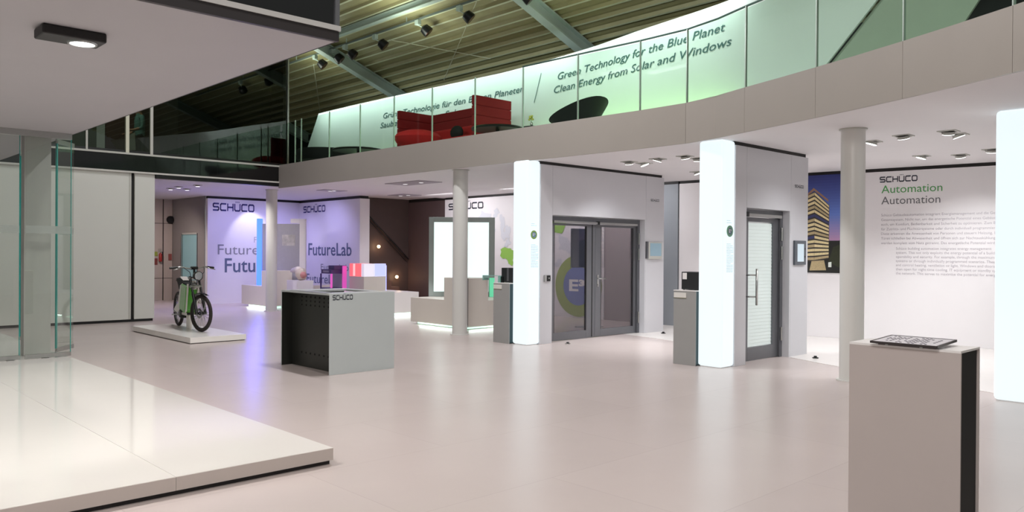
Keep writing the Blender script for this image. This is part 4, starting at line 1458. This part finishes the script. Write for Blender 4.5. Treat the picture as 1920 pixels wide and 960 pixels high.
b.tube([(10.5, 19.1, .80), (10.5, 19.12, .9), (10.5, 19.18, .98), (10.5, 19.3, 1.02)], [.09, .14, .15, .1], 14)
b.build('body', mat('model_cream', '#cdbfae', .5, noise=.15, nscale=9), md, smooth=True)
b = MB()
b.tube([(10.5, 19.05, 1.03), (10.47, 19.25, 1.06), (10.45, 19.5, 1.04), (10.44, 19.6, 1.0)], [.05, .09, .06, .02], 10)
b.build('wing', mat('model_shell', '#e6ddcf', .5, noise=.1), md, smooth=True)
b = MB()
b.tube([(10.5, 19.1, .84), (10.48, 18.99, .92), (10.48, 19.0, 1.0)], [.04, .09, .05], 12)
b.build('red_side', mat('model_red', '#c98a86', .5, noise=.1), md, smooth=True)
tag(MB().box(11.15, 11.3, 19.96, 20.05, .6, .68).build('small_device', M_BLACK), 'tiny black device on the low platform beside the screen arch', 'device')

# display board seen through the double door
db = thing('display_board', 'grey blue display board with dark side strip behind the double door', 'display', (12.4, 11, 0))
box('board', mat('board_blue', '#6f7f95', .4, noise=.06), 12.13, 12.62, 11.0, 11.04, 1.25, 2.05, db)
box('side_strip', M_BLACK, 12.62, 12.80, 10.98, 11.05, 1.22, 2.13, db)
MB().tube([(12.7, 11.02, 0), (12.7, 11.02, 1.22)], .02, 8).build('post', M_GREYMET, db)
box('base', M_GREYMET, 12.45, 12.95, 10.85, 11.2, 0, .015, db)

# ================================================================== GLASS FOLDING WALL, LEFT
gw = thing('glass_wall', 'clear glass front with steel rails standing on the white stage', 'glass wall', (0, 11.87, .12))
for x0, x1 in ((-4.4, -2.1), (-2.08, .2), (.22, 2.50), (2.56, 3.10)):
    p_ = box('glass_panel', M_CLEAR, x0, x1, 11.865, 11.88, .18, 3.02, gw)
    box('edge', M_EDGE, x1 - .006, x1, 11.862, 11.883, .18, 3.02, p_)
    box('frosted_band', M_FROST, x0, x1 - .007, 11.861, 11.864, 1.76, 1.86, p_)
box('bottom_rail', M_STEEL, -4.4, 2.5, 11.85, 11.895, .13, .18, gw)
box('bottom_rail', M_STEEL, 2.56, 3.10, 11.85, 11.895, .13, .18, gw)
box('top_rail', M_STEEL, -4.4, 3.1, 11.84, 11.905, 3.02, 3.1, gw)
for xx in (.3, 2.4, 2.8):
    MB().lathe([(0, .12), (.05, .12), (.05, .125), (.012, .128), (.012, .15), (0, .15)], (xx, 11.87, 0), 14).build('pivot', M_STEEL, gw, smooth='auto')


def folded(lab, ax, ay, bx, by):
    t = thing('folded_glass_panel', lab, 'glass panel', (ax, ay, .14), 0, 'folded glass panels')
    a, c = Vector((ax, ay, 0)), Vector((bx, by, 0))
    d = (c - a).normalized()
    n_ = Vector((-d.y, d.x, 0))
    m_ = (a + c) / 2
    L = (c - a).length / 2
    MB().obox(m_ + Vector((0, 0, 1.6)), d, n_, (0, 0, 1), L, .006, 1.42).build('pane', M_CLEAR, t)
    MB().obox(a + Vector((0, 0, 1.6)), d, n_, (0, 0, 1), .012, .011, 1.42).build('edge', M_EDGE, t)
    MB().obox(m_ + Vector((0, 0, .16)), d, n_, (0, 0, 1), L, .014, .03).build('bottom_rail', M_STEEL, t)
    MB().obox(m_ + Vector((0, 0, 3.05)), d, n_, (0, 0, 1), L, .014, .03).build('top_rail', M_STEEL, t)
    MB().obox(m_ + Vector((0, 0, 1.81)) - n_ * .009, d, n_, (0, 0, 1), L - .01, .001, .05).build('frosted_band', M_FROST, t)
    MB().tube([(ax - .0, ay, 3.05), (ax - .0, ay, 3.1)], .012, 8).build('pivot', M_STEEL, t)
    MB().tube([(ax, ay, .12), (ax, ay, .15)], .012, 8).build('foot_pivot', M_STEEL, t)


folded('glass panel swung outward beside the grey post, nearer of two', 3.05, 12.38, 3.36, 12.76)
folded('glass panel swung outward behind the grey post, farther of two', 3.05, 14.45, 3.36, 14.85)
box('column', mat('grey_post', '#a3a19d', .45, noise=.03), 2.63, 2.95, 12.25, 12.42, .12, 3.1, kind='structure')

# ================================================================== PERSON BEHIND THE UPPER GLASS
def person():
    t = thing('person', 'person in a teal shirt standing behind the dark upper window holding a paper', 'person', (6.7, 20.0, 3.32), R(180))
    J = {}
    V, E_, RR = [], [], []

    def j(name, p, r, par=None):
        J[name] = len(V)
        V.append(p)
        RR.append(r)
        if par:
            E_.append((J[par], J[name]))
    j('pelvis', (0, 0, .95), .13)
    j('waist', (0, 0, 1.08), .12, 'pelvis')
    j('chest', (0, 0, 1.28), .14, 'waist')
    j('neck0', (.01, 0, 1.43), .075, 'chest')
    j('neck', (.02, 0, 1.49), .055, 'neck0')
    j('head0', (.035, 0, 1.56), .085, 'neck')
    j('head1', (.03, 0, 1.65), .095, 'head0')
    j('head2', (.02, 0, 1.72), .06, 'head1')
    j('nose', (.135, 0, 1.615), .014, 'head0')
    for s, n_ in ((1, 'l'), (-1, 'r')):
        j(n_ + 'hip', (0, .09 * s, .88), .095, 'pelvis')
        j(n_ + 'knee', (.02, .1 * s, .48), .065, n_ + 'hip')
        j(n_ + 'ankle', (-.01, .1 * s, .09), .045, n_ + 'knee')
        j(n_ + 'toe', (.14, .11 * s, .03), .035, n_ + 'ankle')
        j(n_ + 'sh', (0, .17 * s, 1.39), .065, 'neck0')
        j(n_ + 'elb', (.02, .24 * s, 1.12), .045, n_ + 'sh')
        hx_, hz_ = (.24, 1.05) if s == 1 else (.22, .98)
        j(n_ + 'wr', (hx_, .17 * s, hz_), .03, n_ + 'elb')
        j(n_ + 'palm', (hx_ + .06, .15 * s, hz_), .034, n_ + 'wr')
        for q in range(4):
            o_ = (q - 1.5) * .02
            j('%sf%d' % (n_, q), (hx_ + .11, .15 * s + o_, hz_ + .005), .009, n_ + 'palm')
            j('%sg%d' % (n_, q), (hx_ + .14 - abs(q - 1.4) * .008, .15 * s + o_, hz_ - .015), .008, '%sf%d' % (n_, q))
        j(n_ + 'th', (hx_ + .07, .15 * s - .04 * s, hz_ + .035), .01, n_ + 'palm')
    me = bpy.data.meshes.new('body')
    me.from_pydata(V, E_, [])
    o = bpy.data.objects.new('body_skin', me)
    COL.objects.link(o)
    sk = o.modifiers.new('skin', 'SKIN')
    for i, d in enumerate(me.skin_vertices[0].data):
        d.radius = (RR[i], RR[i])
        d.use_root = (i == 0)
    ss = o.modifiers.new('sub', 'SUBSURF')
    ss.levels = ss.render_levels = 1
    bpy.context.view_layer.update()
    m2 = bpy.data.meshes.new_from_object(o.evaluated_get(bpy.context.evaluated_depsgraph_get()))
    bpy.data.objects.remove(o)
    for m in (mat('skin', '#b98a74', .6, noise=.05), mat('teal_shirt', '#5f8f90', .8, noise=.08), mat('dark_trousers', '#26282c', .8, noise=.1)):
        m2.materials.append(m)
    for p in m2.polygons:
        c = p.center
        p.use_smooth = True
        p.material_index = 2 if c.z < .97 and abs(c.x) < .17 else (0 if c.z > 1.46 or (c.x > .1 and c.z < 1.2) else 1)
    b_ = bpy.data.objects.new('body', m2)
    COL.objects.link(b_)
    b_.parent = t
    MB().ball((.0, 0, 1.69), (.115, .1, .08), 14).build('hair', mat('grey_hair', '#8f867c', .8, noise=.1), t, local=True, smooth=True)
    return t


person()
pa = MB()
pa.add([(6.46, 19.62, 4.30), (6.40, 20.12, 4.24), (6.46, 20.05, 3.92), (6.52, 19.75, 3.9), (6.466, 19.62, 4.30), (6.406, 20.12, 4.24), (6.466, 20.05, 3.92), (6.526, 19.75, 3.9)],
       [(0, 1, 2, 3), (4, 5, 6, 7), (0, 1, 5, 4), (1, 2, 6, 5), (2, 3, 7, 6), (3, 0, 4, 7)])
tag(pa.build('paper_sheet', mat('paper', '#d5dad6', .7, noise=.03)), 'white paper sheet held by the person behind the dark window', 'paper')

# ================================================================== MOTORBIKE AND ITS STAND
bp = thing('bike_platform', 'low white platform under the green electric bike', 'platform', (5.73, 14.6, 0))
box('deck', M_DECK, 5.25, 6.22, 13.25, 16.04, .012, .105, bp, bevel=.003)
box('base', M_BLACK, 5.27, 6.20, 13.27, 16.02, 0, .012, bp)

bk = thing('electric_bike', 'green and white electric bike with black tyres on the low white platform', 'motorbike', (5.92, 15.50, .105), math.atan2(-1.40, -.19))
M_TYRE = mat('tyre', '#2b2321', .75, noise=.15, nscale=30, bump=.3, bscale=90)
M_FRAMEW = mat('bike_white', '#d9d3cc', .3, noise=.03, coat=.3)
M_GREEN = mat('bike_green', '#4fa32f', .25, noise=.08, coat=.4)
RW = .33


def wheel(name, cx, ang, cy=0.0):
    ca, sa = math.cos(ang), math.sin(ang)

    def rot(b):
        b.v = [(cx + p[0] * ca - p[1] * sa, cy + p[0] * sa + p[1] * ca, p[2] + RW) for p in b.v]
        return b
    b = MB()
    b.lathe([(RW - .033 + .033 * math.cos(R(a)), .030 * math.sin(R(a))) for a in range(0, 360, 30)], n=44, axis='y', closed=True)
    w = rot(b).build(name, M_TYRE, bk, local=True, smooth=True)
    b = MB()
    b.lathe([(RW - .066, -.016), (RW - .052, -.016), (RW - .052, .016), (RW - .066, .016)], n=44, axis='y', closed=True)
    rot(b).build('rim', M_BLACK, w, local=True, smooth='auto')
    b = MB()
    for i in range(28):
        a = 2 * math.pi * i / 28
        s_ = 1 if i % 2 else -1
        a2 = a + .35 * (1 if (i // 2) % 2 else -1)
        b.tube([(.03 * math.cos(a), .025 * s_, .03 * math.sin(a)), ((RW - .06) * math.cos(a2), 0, (RW - .06) * math.sin(a2))], .0028, 4)
    rot(b).build('spokes', M_STEEL, w, local=True)
    b = MB()
    b.lathe([(0, -.055), (.022, -.055), (.035, -.03), (.02, -.015), (.02, .015), (.035, .03), (.022, .055), (0, .055)], n=16, axis='y')
    rot(b).build('hub', M_BLACK, w, local=True, smooth='auto')
    b = MB()
    b.lathe([(.05, -.040), (.09, -.040), (.09, -.037), (.05, -.037)], n=24, axis='y', closed=True)
    rot(b).build('brake_disc', M_STEEL, w, local=True)
    return w


AF = .30
wheel('rear_wheel', 0, 0)
wheel('front_wheel', 1.22 + .18 * math.cos(AF), AF, .18 * math.sin(AF))
ca, sa = math.cos(AF), math.sin(AF)


def fk(x, y, z):          # steered parts turn about the head axis foot at x=1.18
    dx = x - 1.22
    return (1.22 + dx * ca - y * sa, dx * sa + y * ca, z)


# frame and body
MB().prism([(.46, .36), (.80, .30), (.90, .36), (1.0, .80), (.62, .83)], 'y', -.108, .108).build('battery_case', M_GREEN, bk, local=True, bevel=.02)
b = MB()
for s in (-1, 1):
    y0_, y1_ = (.078, .1) if s > 0 else (-.1, -.078)
    b.prism([(.40, .30), (.50, .30), (.66, .84), (.50, .80), (.38, .52)], 'y', y0_, y1_)
    b.prism([(.84, .28), (.94, .34), (1.08, .84), (1.0, .84)], 'y', y0_, y1_)
    b.prism([(.40, .26), (.94, .26), (.94, .31), (.40, .31)], 'y', y0_, y1_)
b.build('side_frame', M_FRAMEW, bk, local=True, bevel=.01)
b = MB()
for s in (-1, 1):
    y0_, y1_ = (.07, .095) if s > 0 else (-.095, -.07)
    b.prism([(-.06, .28), (.06, .27), (.45, .30), (.50, .60), (.40, .50), (.10, .38)], 'y', y0_, y1_)
b.build('swing_arm', M_FRAMEW, bk, local=True, bevel=.008)
MB().prism([(.10, .92), (.30, .93), (.62, .86), (1.0, .83), (.98, .78), (.60, .80), (.34, .70), (.28, .78)], 'y', -.085, .085).build('seat', M_BLKF, bk, local=True, bevel=.025)
MB().prism([(.30, .935), (.56, .885), (.56, .90), (.34, .955)], 'y', -.06, .06).build('seat_pad', M_FRAMEW, bk, local=True, bevel=.006)
MB().tube([(.10, -.03, .88), (.02, -.05, .87)], .012, 6).build('tail_light', M_BLACK, bk, local=True)
b = MB()
b.tube([(.05, 0, .75), (.2, 0, .78), (.38, 0, .70)], [.02, .03, .03], 8)
b.build('rear_frame', M_BLACK, bk, local=True, smooth=True)
MB().lathe([(0, -.12), (.07, -.12), (.09, -.09), (.09, .09), (.07, .12), (0, .12)], (.56, 0, .28), 20, 'y').build('motor', M_BLACK, bk, local=True, smooth='auto')
for s in (-1, 1):
    MB().tube([(.54, .1 * s, .27), (.50, .24 * s, .26)], .012, 8).build('foot_peg', M_STEEL, bk, local=True)
MB().tube([(.02, -.09, .31), (.3, -.1, .24), (.56, -.1, .25)], .012, 6).build('chain', M_BLACK, bk, local=True)
# front end
b = MB()
for s in (-1, 1):
    b.tube([fk(1.16, .085 * s, .98), fk(1.28, .085 * s, .66)], .020, 10)
    b.tube([fk(1.27, .085 * s, .68), fk(1.40, .085 * s, .31)], .027, 10)
b.build('fork', M_BLACK, bk, local=True, smooth='auto')
b = MB()
for z_, x_ in ((.95, 1.17), (.80, 1.225)):
    p0_, p1_ = Vector(fk(x_, -.11, z_)), Vector(fk(x_, .11, z_))
    b.tube([p0_, p1_], .026, 8)
b.build('fork_clamp', M_STEEL, bk, local=True, smooth='auto')
MB().tube([(1.09, 0, .74), (1.06, 0, .90)], .045, 14).build('head_tube', M_FRAMEW, bk, local=True, smooth='auto')
MB().tube([(1.0, 0, .80), (1.08, 0, .82), (1.17, 0, .84)], [.05, .06, .035], 12).build('head_cover', M_STEEL, bk, local=True, smooth=True)
b = MB()
vs, fs = [], []
n = 14
for i in range(n + 1):
    a = R(62 + 66 * i / n)
    for yy_ in (-.05, -.03, .03, .05):
        r_ = RW + .035 - (0 if abs(yy_) < .04 else .012)
        vs.append(fk(1.40 + r_ * math.cos(a), yy_, RW + r_ * math.sin(a)))
for i in range(n):
    for k in range(3):
        fs.append((i * 4 + k, i * 4 + k + 1, (i + 1) * 4 + k + 1, (i + 1) * 4 + k))
b.add(vs, fs)
o = b.build('front_fender', M_BLACK, bk, local=True, smooth=True)
sd_ = o.modifiers.new('solid', 'SOLIDIFY')
sd_.thickness = .006
b = MB()
c = Vector(fk(1.30, 0, .99))
d = Vector((ca, sa, -.05)).normalized()
b.tube([c - d * .09, c - d * .06, c, c + d * .015], [.03, .075, .085, .085], 20)
hl = b.build('headlight', M_BLACK, bk, local=True, smooth='auto')
MB().tube([c + d * .014, c + d * .03], [.075, .06], 20).build('headlight_lens', mat('headlight_glass', '#c9ccd0', .08, metal=.7, noise=.1), hl, local=True, smooth='auto')
b = MB()
b.tube([fk(1.10, -.42, 1.13), fk(1.13, -.24, 1.15), fk(1.17, -.1, 1.12), fk(1.17, .1, 1.12), fk(1.13, .24, 1.15), fk(1.10, .42, 1.13)], .014, 10)
hb = b.build('handlebar', M_STEEL, bk, local=True, smooth=True)
b = MB()
for s in (-1, 1):
    b.tube([fk(1.12, .29 * s, 1.145), fk(1.10, .43 * s, 1.13)], .019, 10)
b.build('grips', M_BLACK, hb, local=True, smooth='auto')
b = MB()
for s in (-1, 1):
    b.tube([fk(1.15, .24 * s, 1.14), fk(1.18, .32 * s, 1.115), fk(1.18, .41 * s, 1.10)], .009, 6)
b.build('brake_levers', M_STEEL, hb, local=True, smooth=True)
MB().tube([fk(1.17, -.06, 1.13), fk(1.17, .06, 1.13)], .03, 10).build('display_unit', M_BLACK, hb, local=True)
b = MB()
for s in (-1, 1):
    b.tube([fk(1.16, .2 * s, 1.14), fk(1.26, .14 * s, 1.06), fk(1.2, .07 * s, .92), fk(1.3, .1 * s, .6)], .006, 5)
b.build('cables', M_BLACK, bk, local=True, smooth=True)
b = MB()
b.tube([fk(1.17, 0, .95), fk(1.17, 0, 1.12)], .02, 10)
b.build('stem', M_BLACK, bk, local=True)
bs = tag(MB().box(5.79, 5.84, 14.66, 14.80, .105, .362).build('bike_support', mat('acrylic_white', '#efe9e2', .3, noise=.02, alpha=.9)), 'white acrylic support block under the green bike', 'stand')
